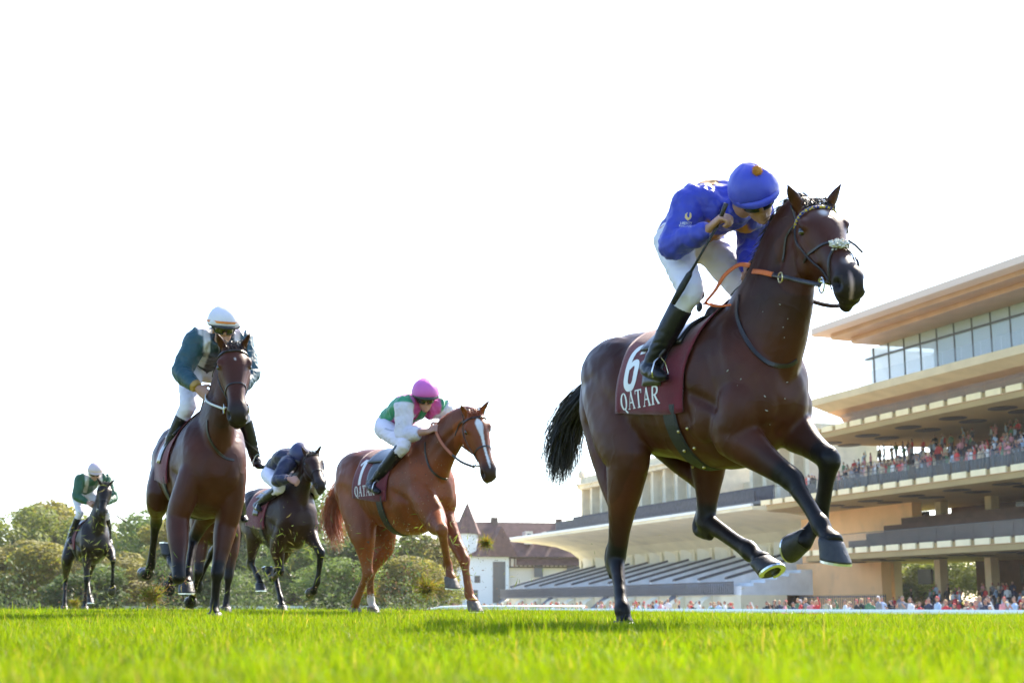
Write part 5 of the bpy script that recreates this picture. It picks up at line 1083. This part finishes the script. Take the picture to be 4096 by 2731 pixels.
rein('rein_strap', [J2['wr_r'] + J2['hd_r'].normalized() * .08, f2.x(790, 1680, .30), f2.x(700, 1860, .20)], .025, LEATHER, H2['root'], nrm=(.7, -.7, .2))

# ---- 3: chestnut with the pink-capped rider
f3 = Fr(-1.09, 13.55, .02, -52)
poll3 = f3.y(1890, 1655, 0)
P3 = dict(lift=.01, wide=1.1, deep=.05,
    RF=pose_leg(f3, f3.y(1745, 2085, -.15), [(1768, 2120, True), (1790, 2255, -.12), (1803, 2312, -.12)], 'F', flex=-12),
    LF=pose_leg(f3, (.52, .15, .92), [(1858, 2244, .12), (1876, 2376, .12), (1893, 2408, .12)], 'F', flat=True),
    RH=pose_leg(f3, f3.y(1455, 2150, -.2), [(1470, 2290, -.16), (1424, 2405, -.10), (1418, 2432, -.08)], 'H', flat=True),
    LH=pose_leg(f3, f3.y(1530, 2190, .17), [(1478, 2300, .05), (1484, 2400, .10), (1492, 2432, .10)], 'H', flat=True),
    neck=[Vector((.40, 0, 1.24)), f3.y(1735, 1830, 0), f3.y(1795, 1745, 0), f3.y(1850, 1690, 0)], poll=poll3, muzzle=f3.s(poll3, .63, 1964, 1900, near=True), headlen=.65, headscale=1.28, headyaw=-24, ears=(.55, .40),
    tail=[f3.y(1345, 1990, 0), f3.y(1330, 2080, 0), f3.y(1345, 2165, 0)], tailspread=.12, manelen=.05)
def blaze(C, hx, hw, hu, m):
    wd = np.interp(hx, [.14, .22, .30, .42, .6, .8, .88], [.005, .032, .028, .013, .010, .012, .003]); k = sstep(1.25, .85, np.abs(hw) / wd) * (hx > .14) * (hx < .9) * (hu > .01) * m; return C + (np.array((.62, .6, .6)) - C) * k[:, None]
H3 = horse('racehorse', 'chestnut racehorse with a white blaze and a maroon cloth lettered in white', f3, P3, (.32, .112, .038), (.28, .09, .03), (.32, .08, .022), voxel=.012, face=blaze, tailN=1200, hoofC=(.10, .08, .06), socks=('LH',))
br3 = bridle(H3); kit(H3, '1', br3)
J3 = dict(head=f3.y(1700, 1595, -.03), face=(.80, -.42, -.34), neck=f3.y(1672, 1640, -.02), pelvis=f3.y(1568, 1705, 0), arch=.07)
J3['sh_r'] = f3.y(1620, 1612, -.2); J3['sh_l'] = J3['sh_r'] + Vector((.03, .38, 0))
J3['el_r'] = f3.s(J3['sh_r'], .31, 1612, 1742, near=True); J3['wr_r'] = f3.s(J3['el_r'], .27, 1712, 1724, near=True); J3['hd_r'] = f3.y(1745, 1708, J3['wr_r'].y + .02) - J3['wr_r']; J3['pn_r'] = (0, .8, -.5); J3['cuff_r'] = .62
J3['wr_l'] = f3.y(1752, 1705, .09); J3['el_l'] = mid(J3['sh_l'], J3['wr_l'], .5) + Vector((-.05, .2, -.03)); J3['hd_l'] = Vector((.5, -.4, -.3)); J3['pn_l'] = (0, -.8, -.5); J3['cuff_l'] = .7
J3['kn_r'] = f3.y(1616, 1778, -.25); J3['an_r'] = f3.y(1490, 1932, -.32); J3['toe_r'] = f3.y(1512, 1962, -.34); J3['boot'] = .03; seat(f3, J3)
def paint3(t, l_, b, aw, at_):
    return layers(len(t), (.025, .26, .115), ((1 - aw) * band(np.abs(l_), .10, .055) * sstep(.2, .25, t), (.54, .075, .30)), (aw * sstep(.02, .06, at_), (.66, .63, .70)))
PINKCAP = mat('pink_cap_silk', (.55, .10, .38), .5, noise_amt=.05, bump=.2, bump_scale=25)
PJ3 = jockey('jockey in green and pink silks with white sleeves and pink cap', f3, J3, 'silks', paint3, PINKCAP, dict(peak=BLKPEAK, sz=1.12))
stirrup(H3, J3, 'r'); stirrup(H3, J3, 'l')
b3 = H3['Hp'](.735, -.066, -.082); hr = J3['wr_r'] + J3['hd_r'].normalized() * .08; m3 = mid(b3, hr, .45) + Vector((-.02, -.03, -.05)); rein('rein', [b3, mid(b3, m3, .5) + Vector((0, -.02, -.01)), m3], .022, LEATHER, H3['root']); rein('rein_grip', [m3, mid(m3, hr, .5) + Vector((0, -.01, -.02)), hr], .028, mat('tan_rubber_rein', (.38, .11, .05), .6), H3['root'])
b3 = H3['Hp'](.735, .066, -.082); rein('rein', [b3, mid(b3, J3['wr_l'], .5) + Vector((0, .05, -.05)), J3['wr_l']], .022, LEATHER, H3['root'])
strap(H3, 'breast_strap', hits(H3, ((1702, 1768), (1702, 1810), (1715, 1860), (1740, 1895), (1785, 1915), (1820, 1910))), .02, LEATHER, .005)
# plaits along the crest of the chestnut
pl = catmull([list(p) for p in P3['neck']], 8)
for i in range(9):
    u_, v_ = 1755 + i * 13.5, 1700 - i * 8.2; m_ = MB(); c_ = f3.y(u_, v_, 0.0); ell(m_, c_, (.024, .02, .022), n=9); ell(m_, c_ + Vector((-.012, -.012, .012)), (.016, .014, .016), n=8); m_.build('mane_plait', H3['hair'], H3['root'], True)
decal('breeches_lettering', text_quads('MEZZAROTTE', 1), bvh_of([c for c in PJ3['root'].children if c.name.startswith('breeches')][0].data), (lambda x, y: (lambda r: (r[0], r[1].normalized()))(f3.ray(1561 + x * 7.2 - y * -2.0, 1722 + x * 2.0 - y * 7.2))), mat('grey_print', (.12, .12, .14), .7), [c for c in PJ3['root'].children if c.name.startswith('breeches')][0])

# ---- 4: dark bay with the navy rider
f4 = Fr(-2.93, 18.0, .02, -57)
poll4 = f4.y(1243, 1822, 0)
P4 = dict(lift=.0, wide=1.15, deep=.03,
    RF=pose_leg(f4, f4.y(1108, 2190, -.16), [(1122, 2285, -.12), (1090, 2312, -.05), (1075, 2292, -.02)], 'F', flex=15),
    LF=pose_leg(f4, (.55, .15, .98), [(1284, 2212, .14), (1270, 2325, .14), (1255, 2362, .14)], 'F', flex=18),
    RH=pose_leg(f4, (-.30, -.2, .95), [(1003, 2250, -.16), (1032, 2310, -.16), (1040, 2335, -.16)], 'H', flex=0),
    LH=pose_leg(f4, (-.05, .17, .92), [(1100, 2300, .15), (1122, 2395, .12), (1128, 2422, .12)], 'H', flat=True),
    neck=[Vector((.40, 0, 1.22)), f4.y(1185, 1985, 0), f4.y(1208, 1915, 0), f4.y(1228, 1860, 0)], poll=poll4, muzzle=f4.s(poll4, .60, 1288, 1945, near=True), headlen=.60, headscale=1.22, headyaw=-18, ears=(.5, .35),
    tail=[(-1.05, 0, 1.25), (-1.15, 0, 1.0), (-1.1, 0, .75)])
H4 = horse('racehorse', 'dark bay racehorse under the crouching navy jockey, a foreleg lifted', f4, P4, (.045, .022, .014), (.014, .011, .010), (.010, .008, .008), voxel=.015, tailN=200)
br4 = bridle(H4); kit(H4, None, br4)
J4 = dict(head=f4.y(1196, 1830, -.02), face=(.75, -.1, -.65), neck=f4.y(1172, 1850, -.02), pelvis=f4.y(1102, 1890, 0), arch=.09)
J4['sh_r'] = f4.y(1150, 1850, -.19); J4['sh_l'] = J4['sh_r'] + Vector((.02, .37, 0)); J4['el_r'] = f4.s(J4['sh_r'], .30, 1108, 1922, near=True); J4['wr_r'] = f4.s(J4['el_r'], .27, 1158, 1915, near=True); J4['pn_r'] = (0, .8, -.5)
J4['wr_l'] = mirror(J4['wr_r']); J4['el_l'] = mirror(J4['el_r']); J4['el_l'].y *= .55; J4['wr_l'].y *= .4; J4['pn_l'] = (0, -.8, -.5); J4['hd_l'] = Vector((.4, -.4, -.2)); J4['hd_r'] = Vector((.4, .4, -.2))
J4['kn_r'] = f4.y(1120, 1950, -.25); J4['an_r'] = f4.y(1030, 2018, -.32); J4['toe_r'] = f4.y(1040, 2036, -.34); J4['boot'] = .05; seat(f4, J4)
def paint4(t, l_, b, aw, at_):
    return layers(len(t), (.012, .015, .05))
NAVYCAP = mat('navy_cap_silk', (.02, .025, .08), .5, noise_amt=.05); jockey('jockey crouched low in plain navy silks and navy cap', f4, J4, 'silks', paint4, NAVYCAP, dict(peak=BLKPEAK, sz=1.12), vox=.013); stirrup(H4, J4, 'r')

# ---- 5: black horse far back
f5 = Fr(-7.45, 25.3, .03, -64)
poll5 = f5.x(420, 1938, .84)
P5 = dict(lift=.02, wide=1.1, earlen=1.35,
    RF=pose_leg(f5, f5.x(348, 2215, .48), [(346, 2318, (.55,)), (340, 2408, (.50,)), (340, 2426, (.54,))], 'F', flat=True),
    LF=pose_leg(f5, f5.x(440, 2205, .52), [(452, 2240, (.90,)), (450, 2332, (.80,)), (450, 2350, (.78,))], 'F', flex=10),
    RH=pose_leg(f5, f5.x(268, 2240, -.36), [(262, 2322, (-.75,)), (258, 2402, (-.60,)), (258, 2424, (-.55,))], 'H', flat=True),
    LH=pose_leg(f5, f5.x(370, 2230, -.3), [(350, 2320, (-.5,)), (356, 2375, (-.15,)), (360, 2392, (-.10,))], 'H', flex=-10),
    neck=[Vector((.38, 0, 1.24)), f5.x(393, 2065, .60), f5.x(405, 2005, .72), f5.x(415, 1962, .79)], poll=poll5, muzzle=f5.x(410, 2042, 1.12), headlen=.62, headscale=1.38, headyaw=-6, ears=(.5, .15),
    tail=[(-1.02, 0, 1.2), (-1.12, 0, .95), (-1.1, 0, .72)])
H5 = horse('racehorse', 'nearly black racehorse trailing the field with pricked ears', f5, P5, (.020, .016, .015), (.012, .011, .011), (.010, .009, .009), voxel=.017, tailN=160)
br5 = bridle(H5); kit(H5, None, br5, x0=-.20)
J5 = dict(head=f5.x(380, 1893, .50), face=(.88, -.08, -.35), neck=f5.x(372, 1922, .38), pelvis=f5.x(334, 1970, -.10), arch=.06)
J5['sh_r'] = f5.x(322, 1912, .30); J5['sh_l'] = f5.x(420, 1910, .32); J5['el_r'] = f5.s(J5['sh_r'], .34, 306, 1986, hint=Vector((.35, -.35, 1.8))); J5['wr_r'] = f5.s(J5['el_r'], .27, 352, 2010, near=True); J5['pn_r'] = (0, .7, -.4); J5['hd_r'] = Vector((.4, .4, -.3))
J5['el_l'] = mirror(J5['el_r']); J5['wr_l'] = mirror(J5['wr_r']); J5['wr_l'].x += .05; J5['pn_l'] = (0, -.7, -.4); J5['hd_l'] = Vector((.4, -.4, -.3))
J5['kn_r'] = f5.x(320, 2048, .22); J5['an_r'] = f5.x(280, 2150, .02); J5['toe_r'] = f5.x(284, 2168, .14); seat(f5, J5)
def paint5(t, l_, b, aw, at_):
    return layers(len(t), (.014, .085, .036), ((1 - aw) * band(np.abs(l_), .115, .035) * sstep(.3, .34, t), (.6, .57, .52)), ((1 - aw) * sstep(.24, .2, t), (.5, .46, .38)))
PALECAP = mat('pale_pink_cap', (.50, .40, .43), .5, noise_amt=.05); jockey('jockey in green silks with white braces and a pale pink cap', f5, J5, 'silks', paint5, PALECAP, dict(band=mat('cream_band', (.6, .45, .3), .6), sz=1.15), vox=.014); stirrup(H5, J5, 'r')
w5 = thing('riding_whip', 'thin whip sticking out beside the black horse neck', 'whip', f5.o, f5.yaw); a5, c5 = f5.x(425, 2035, .9), f5.x(505, 2087, .95)
m_ = MB(); m_.tube([J5['wr_l'], a5, mid(a5, c5, .5)], [.008, .007, .006], 6); m_.build('handle', LEATHER, w5, True); m_ = MB(); m_.tube([mid(a5, c5, .5), mid(a5, c5, .6), c5], [.01, .014, .012], 6); m_.build('flap', BLACK_WEB, w5, True)

# ---- 6: bay hidden behind the second horse
f6 = Fr(-3.30, 15.8, .02, -78)
P6 = dict(lift=-.03,
    RF=pose_leg(f6, f6.x(800, 2170, .50), [(795, 2290, (.62,)), (770, 2385, (.40,)), (762, 2405, (.34,))], 'F', flex=25),
    LF=pose_leg(f6, f6.x(930, 2160, .48), [(915, 2310, (.55,)), (905, 2405, (.52,)), (903, 2430, (.55,))], 'F', flat=True),
    RH=pose_leg(f6, (-.30, -.18, .92), [(800, 2230, (-.6,)), (690, 2300, (-.8,)), (676, 2340, (-.85,))], 'H', flex=20),
    LH=pose_leg(f6, (-.28, .18, .92), [(850, 2210, (-.7,)), (800, 2310, (-.9,)), (790, 2335, (-.95,))], 'H', flex=20),
    neck=[Vector((.40, 0, 1.20)), Vector((.60, .0, 1.42)), Vector((.78, .0, 1.58)), Vector((.92, .0, 1.68))], poll=Vector((1.0, 0, 1.72)), muzzle=Vector((1.42, 0, 1.32)), headlen=.58, headscale=1.05,
    tail=[(-1.05, 0, 1.2), (-1.12, 0, .95), (-1.1, 0, .72)])
H6 = horse('racehorse', 'bay racehorse mostly hidden behind the white-capped jockey horse', f6, P6, (.085, .034, .018), (.014, .010, .009), (.012, .009, .008), voxel=.017, tailN=120)
br6 = bridle(H6); kit(H6, None, br6)
J6 = {k: (v.copy() if isinstance(v, Vector) else v) for k, v in J4.items()}
for k in J6:
    if isinstance(J6[k], Vector) and k[:2] not in ('hd',): J6[k] = J6[k] + Vector((-.08, 0, -.24))
jockey('jockey bent low on the hidden bay, dark cap', f6, J6, 'silks', paint4, NAVYCAP, dict(peak=BLKPEAK), vox=.014)
# ------------------------------------------------------------------ spectators
def person_shape(kind, sd):
    g = random.Random(sd); q = MB(); V_ = Vector
    limb(q, [V_((0, 0, .88)), V_((0, 0, 1.05)), V_((.01, 0, 1.25)), V_((0, 0, 1.42)), V_((0, 0, 1.5))], [(.155, .11), (.145, .10), (.175, .115), (.16, .09), (.06, .06)], sub=2, n=12)
    ell(q, (.015, 0, 1.645), (.095, .078, .12), n=10); limb(q, [V_((0, 0, 1.47)), V_((.0, 0, 1.58))], [.055, .055], sub=1, n=8)
    ell(q, (.10, 0, 1.63), (.02, .018, .025), n=6)
    for s in (-1, 1):
        sh = V_((0, s * .19, 1.40))
        if kind == 'up' and s == 1: el, wr = V_((.08, s * .30, 1.55)), V_((.12, s * .22, 1.82))
        elif kind == 'phone': el, wr = V_((.12, s * .24, 1.18)), V_((.28, s * .08, 1.42))
        elif kind == 'rail': el, wr = V_((.10, s * .26, 1.16)), V_((.33, s * .18, 1.08))
        else: el, wr = V_((.0, s * .25, 1.13)), V_((.08, s * .24, .88))
        limb(q, [mid(sh, el, -.1), sh, el, mid(el, wr, .9), wr, wr + (wr - el).normalized() * .09], [.055, .062, .048, .038, .036, .03], sub=2, n=8)
        limb(q, [V_((0, s * .09, .92)), V_((.0, s * .10, .5)), V_((-.01, s * .10, .08)), V_((.06, s * .10, .03)), V_((.16, s * .11, .025))], [.085, .06, .042, .04, .03], sub=2, n=8)
    me = remeshed(q, .026, 2, 'body'); 
    c = np.array([p.center[:] for p in me.polygons]); idx = np.where(c[:, 2] < .93, 2, 1)
    head = c[:, 2] > 1.5; idx = np.where(head & (np.abs(c[:, 1]) < .15), 0, idx); hair = head & (np.abs(c[:, 1]) < .13) & ((c[:, 2] > 1.70) | (c[:, 0] < .0)) & (c[:, 2] > 1.55); idx = np.where(hair, 3, idx)
    arm = (~head) & (np.abs(c[:, 1]) > .1) & (((c[:, 0] > .2) & (c[:, 2] > 1.0)) | (c[:, 2] > 1.6)); idx = np.where(arm, 0, idx)
    for _ in range(4): me.materials.append(SKIN)
    me.polygons.foreach_set('material_index', idx.astype(np.int32)); return me
SHAPES = {k: person_shape(k, 1) for k in ('stand', 'up', 'phone', 'rail')}
TOPS = {'white': (.62, .62, .63), 'pale blue': (.35, .45, .6), 'dark navy': (.02, .025, .06), 'red': (.5, .03, .035), 'black': (.015, .015, .017), 'beige': (.45, .36, .25), 'grey': (.2, .2, .22), 'pink': (.55, .22, .25), 'green': (.06, .16, .08)}
HAIRS = {'brown': (.06, .035, .02), 'fair': (.38, .24, .10), 'dark': (.015, .011, .01), 'red-capped': (.5, .02, .02), 'straw-hatted': (.5, .36, .18), 'white-capped': (.6, .6, .6)}
PV = {}
def person_mesh(kind, top, hair):
    k = (kind, top, hair)
    if k not in PV:
        me = SHAPES[kind].copy(); me.materials[1] = mat('top_' + top, TOPS[top], .8); me.materials[2] = mat('trousers', (.04, .045, .07), .8); me.materials[3] = mat('hair_' + hair, HAIRS[hair], .7); PV[k] = me
    return PV[k]
def spectator(loc, yaw, kind, top, hair, where, group, sc=1.0):
    o = link('person', person_mesh(kind, top, hair)); o.location = loc; o.rotation_euler = (0, 0, yaw); o.scale = (sc, sc, sc)
    pose = {'stand': 'standing', 'up': 'with an arm raised', 'phone': 'holding a phone up', 'rail': 'leaning forward'}[kind]
    return tag(o, f'{hair} haired spectator in {top} top {pose} {where}' if 'ed' not in hair[-3:] else f'{hair} spectator in {top} top {pose} {where}', 'person', group)
gp = random.Random(21); tops = list(TOPS); hairs = ['brown', 'brown', 'fair', 'fair', 'dark', 'dark', 'straw-hatted', 'white-capped', 'red-capped']; TY = YAW + math.pi / 2
s = 47.0
while s < 190:
    spectator(SP(s + gp.gauss(0, .3), -28.2 + abs(gp.gauss(0, 1.2)), G0 + gp.uniform(0, .32) ** 1.0), TY + gp.gauss(0, .4), gp.choice(['stand', 'rail', 'rail', 'phone', 'stand', 'stand', 'rail', 'up']), gp.choice(tops), gp.choice(hairs), 'behind the white rail', 'spectators at the running rail', gp.uniform(.92, 1.05))
    s += gp.choice([.42, .45, .5, .55, .6, .8, 1.5]) * (1 + (s - 47) / 55)
for i in range(180):                                      # packed balcony, front row and the steps behind
    j = 0 if gp.random() < .5 else gp.randint(1, 5); s = gp.uniform(82, 117 - j); spectator(SP(s, (.62 + .5 * gp.random()) if j == 0 else 1.8 + 1.3 * (j - 1), 10.0 if j == 0 else 10.1 + .65 * (j - 1)), TY + gp.gauss(0, .3), gp.choice(['stand', 'rail', 'phone', 'stand', 'stand', 'up']), gp.choice(tops), gp.choice(hairs[:8]), 'on the packed balcony', 'spectators on the packed balcony', gp.uniform(.95, 1.08))
for i in range(34):
    j = gp.randint(0, 4); spectator(SP(gp.uniform(80, 106), 1.9 + j * 1.6, G0 + .35 * (j + 1)), TY + gp.gauss(0, .5), gp.choice(['stand', 'rail', 'phone']), gp.choice(['black', 'dark navy', 'grey', 'white', 'beige', 'red', 'pale blue']), gp.choice(hairs[:6]), 'on shaded steps', 'spectators under the modern stand')
def crowd_mass():
    m = MB(); V_ = Vector
    limb(m, [V_((0, 0, .9)), V_((.01, 0, 1.2)), V_((0, 0, 1.42)), V_((0, 0, 1.5))], [(.15, .11), (.17, .115), (.16, .09), (.06, .06)], sub=1, n=8); ell(m, (.015, 0, 1.645), (.095, .08, .12), n=7); limb(m, [V_((0, 0, .92)), V_((0, 0, .5)), V_((0, 0, .0))], [(.15, .09), (.13, .07), (.11, .06)], sub=1, n=8)
    for s_ in (-1, 1): limb(m, [V_((0, s_ * .19, 1.42)), V_((.03, s_ * .24, 1.15)), V_((.2, s_ * .18, 1.02))], [.06, .05, .035], sub=1, n=6)
    me = mesh_from('x', m.v, m.f); me.calc_loop_triangles(); B = getv(me); T0 = np.array([t.vertices[:] for t in me.loop_triangles]); bpy.data.meshes.remove(me); g = random.Random(77); VV, TT, CC = [], [], []; tc = list(TOPS.values()); hc_ = list(HAIRS.values())[:5]
    for i in range(330):
        if i < 190: w = SP(46 + 110 * g.random() ** 1.4, -27.9 + g.random() * 4, G0 + g.uniform(0, .25))
        elif i < 265: j = g.randint(0, 4); w = SP(g.uniform(80, 114 - j), 1.8 + 1.3 * j + g.uniform(-.3, .3), 10.1 + .65 * j)
        else: j = g.randint(0, 4); w = SP(g.uniform(78, 108), 1.9 + j * 1.6, G0 + .35 * (j + 1))
        a_ = TY + g.gauss(0, .5); sc = g.uniform(.9, 1.05); P_ = B * sc; X = P_[:, 0] * math.cos(a_) - P_[:, 1] * math.sin(a_); Y = P_[:, 0] * math.sin(a_) + P_[:, 1] * math.cos(a_); V = np.stack([X + w.x, Y + w.y, P_[:, 2] + w.z], -1)
        C = np.tile(np.array(g.choice(tc)), (len(B), 1)); C[B[:, 2] < .93] = (.04, .045, .07); C[B[:, 2] > 1.5] = (.38, .2, .14); C[(B[:, 2] > 1.69) | ((B[:, 2] > 1.56) & (B[:, 0] < -.01))] = g.choice(hc_)
        TT.append(T0 + len(B) * i); VV.append(V); CC.append(C)
    o = link('crowd', tri_mesh('crowd', np.concatenate(VV), np.concatenate(TT), np.concatenate(CC), mat('crowd_clothes', (1, 1, 1), .8, attr=True))); o.data.polygons.foreach_set('use_smooth', [True] * len(o.data.polygons)); tag(o, 'further racegoers packed behind the rail and on the steps', 'crowd', kind='stuff')
crowd_mass()
fn = thing('iron_fence', 'dark upright iron railing in front of the tan wall', 'fence', SP(104, 2, G0), YAW)
for i in range(44):
    q = MB(); q.box((i * .32, 0, 0), (i * .32 + .05, .05, 2.6)); q.build('bar', IRON, fn)
for z in (.3, 2.4): q = MB(); q.box((0, .055, z), (14.1, .09, z + .08)); q.build('crossbar', IRON, fn)

# ------------------------------------------------------------------ turf flung up by the hooves
SOIL = mat('clod_soil', (.05, .03, .016), .95, noise_amt=.4, noise_scale=40, bump=.8, bump_scale=80)
def clod(u, v, dd, r, label, sd):
    g = np.random.RandomState(sd); c = at(u, v, dd); t = thing('turf_clod', label, 'turf', c, 0, 'clods of turf in the air')
    m = MB(); rg = random.Random(sd)
    for i in range(14): ell(m, Vector((rg.gauss(0, .4), rg.gauss(0, .4), rg.gauss(0, .5))) * r * .5, (r * rg.uniform(.08, .22), r * rg.uniform(.08, .2), r * rg.uniform(.08, .2)), n=6)
    me = remeshed(m, r * .09, 1, 'soil'); V = getv(me); V += getn(me) * (.12 * r * vnoise(V, 14 / r * .1, sd))[:, None]; setv(me, V); me.materials.append(SOIL); link('soil', me, t)
    n = 650; az = g.uniform(0, 6.28, n); el = g.normal(.2, .6, n); d = np.stack([np.cos(az) * np.cos(el), np.sin(az) * np.cos(el), np.sin(el)], -1); p0 = d * r * g.uniform(.1, .6, (n, 1)) * np.array((1, 1, .8)) + g.normal(size=(n, 3)) * r * .18; ln = r * g.uniform(.2, .8, (n, 1)) * (1 + .6 * (g.rand(n, 1) < .12)); bend = g.normal(size=(n, 3)) * .9
    p1 = p0 + d * ln * .5 + bend * ln * .2; p2 = p0 + d * ln + bend * ln * .7; w = np.cross(d, g.normal(size=(n, 3))); w = w / np.linalg.norm(w, axis=1)[:, None] * .0022
    V = np.stack([p0 - w, p0 + w, p1 - w * .8, p1 + w * .8, p2], 1).reshape(-1, 3); i = np.arange(n) * 5; T = np.concatenate([np.stack([i, i + 1, i + 3], -1), np.stack([i, i + 3, i + 2], -1), np.stack([i + 2, i + 3, i + 4], -1)])
    C = np.where(g.rand(n, 1) < .45, np.array([[.12, .15, .015]]), np.array([[.20, .13, .045]])); o = link('grass_blades', tri_mesh('grass_blades', V, T, np.repeat(C, 5, 0), GRASS), t); o['kind'] = 'stuff'
clod(1712, 2352, 12.9, .105, 'large clod of turf bursting beside the chestnut forelegs', 3)
clod(1944, 2172, 12.6, .06, 'small clod of turf hanging in front of the red roofed house', 5)
clod(612, 2385, 11.0, .085, 'clod of turf at the heels of the white-capped jockey horse', 8)
clod(300, 2412, 22.5, .08, 'loose turf kicked up before the black horse', 11)
clod(1480, 2375, 14.2, .06, 'dark lump of soil behind the chestnut hind hoof', 14)
def bits(name, label, items, m, cat='turf', colr=None):
    VV, TT, CC = [], [], []; o = 0
    for (u0, v0, su, sv, d0, sd_, n, size, cols, flat) in items:
        g = np.random.RandomState(int(u0 + v0)); 
        P_ = np.array([at(u0 + g.normal() * su, min(2438, v0 + g.normal() * sv), d0 + g.normal() * sd_) for _ in range(n)]); d = g.normal(size=(n, 3)); d /= np.linalg.norm(d, axis=1)[:, None]; e = np.cross(d, g.normal(size=(n, 3))); e /= np.linalg.norm(e, axis=1)[:, None]; s = size * g.uniform(.3, 1.3, (n, 1)) ** 1.3; f = np.cross(d, e)
        w = s * flat
        V = np.stack([P_ - d * s, P_ + e * w, P_ + d * s + f * s * .5, P_ - e * w, P_ + f * w], 1).reshape(-1, 3); i = np.arange(n) * 5 + o; T = np.concatenate([np.stack([i, i + 1, i + 4], -1), np.stack([i + 1, i + 2, i + 4], -1), np.stack([i + 2, i + 3, i + 4], -1), np.stack([i + 3, i, i + 4], -1)])
        cc = np.array(cols)[g.randint(len(cols), size=n)] * g.uniform(.6, 1.3, (n, 1)); VV.append(V); TT.append(T); CC.append(np.repeat(cc, 5, 0)); o += len(V)
    ob = link(name, tri_mesh(name, np.concatenate(VV), np.concatenate(TT), np.concatenate(CC), m)); return tag(ob, label, cat, kind='stuff')
DIRTC = [(.2, .12, .065), (.16, .09, .05), (.06, .035, .02), (.30, .18, .10), (.10, .06, .03)]; GRC = [(.22, .27, .03), (.28, .25, .07), (.18, .25, .03)]
SPECK = mat('flying_specks', (1, 1, 1), .8, attr=True, trans=.3)
bits('flying_soil', 'spray of tiny soil crumbs hanging in the air around the chestnut', [(1690, 1990, 90, 110, 12.5, .3, 700, .0055, DIRTC, .6), (1640, 2250, 170, 100, 12.9, .5, 1500, .007, DIRTC, .6), (1560, 2350, 130, 60, 13.3, .5, 350, .009, DIRTC, .6), (630, 2350, 70, 55, 11.2, .3, 500, .008, DIRTC, .6), (250, 2330, 110, 60, 23, 1, 260, .014, DIRTC, .6), (1120, 2250, 90, 90, 16.6, .5, 160, .009, DIRTC, .6), (1450, 2300, 60, 60, 13.6, .3, 40, .013, DIRTC[1:2], .8)], SPECK)
bits('flying_grass', 'torn grass blades flying round the galloping horses', [(1690, 2250, 150, 100, 12.6, .4, 340, .04, GRC, .09), (640, 2330, 80, 70, 11.1, .3, 110, .03, GRC, .09), (400, 2200, 100, 110, 22.5, 1, 200, .06, GRC, .09), (1150, 2220, 110, 100, 16.5, .5, 200, .045, GRC, .09), (900, 2200, 120, 120, 13.8, .5, 60, .03, GRC, .09), (2250, 2250, 300, 120, 9.6, .8, 40, .022, GRC, .1)], SPECK)

# ------------------------------------------------------------------ sunlit air
hz = MB(); hz.box((-420, -12, G0 - 1), (420, 420, 32)); hm_ = bpy.data.materials.new('haze'); hm_.use_nodes = True; hn = hm_.node_tree.nodes; hn.remove(hn['Principled BSDF']); pv_ = hn.new('ShaderNodeVolumePrincipled')
pv_.inputs['Color'].default_value = (1.0, .97, .92, 1); pv_.inputs['Density'].default_value = .00013; pv_.inputs['Anisotropy'].default_value = .35; hm_.node_tree.links.new(pv_.outputs[0], hn['Material Output'].inputs['Volume'])
hzo = hz.build('haze', hm_); tag(hzo, 'thin sunlit haze over the whole racecourse', 'haze', kind='stuff')
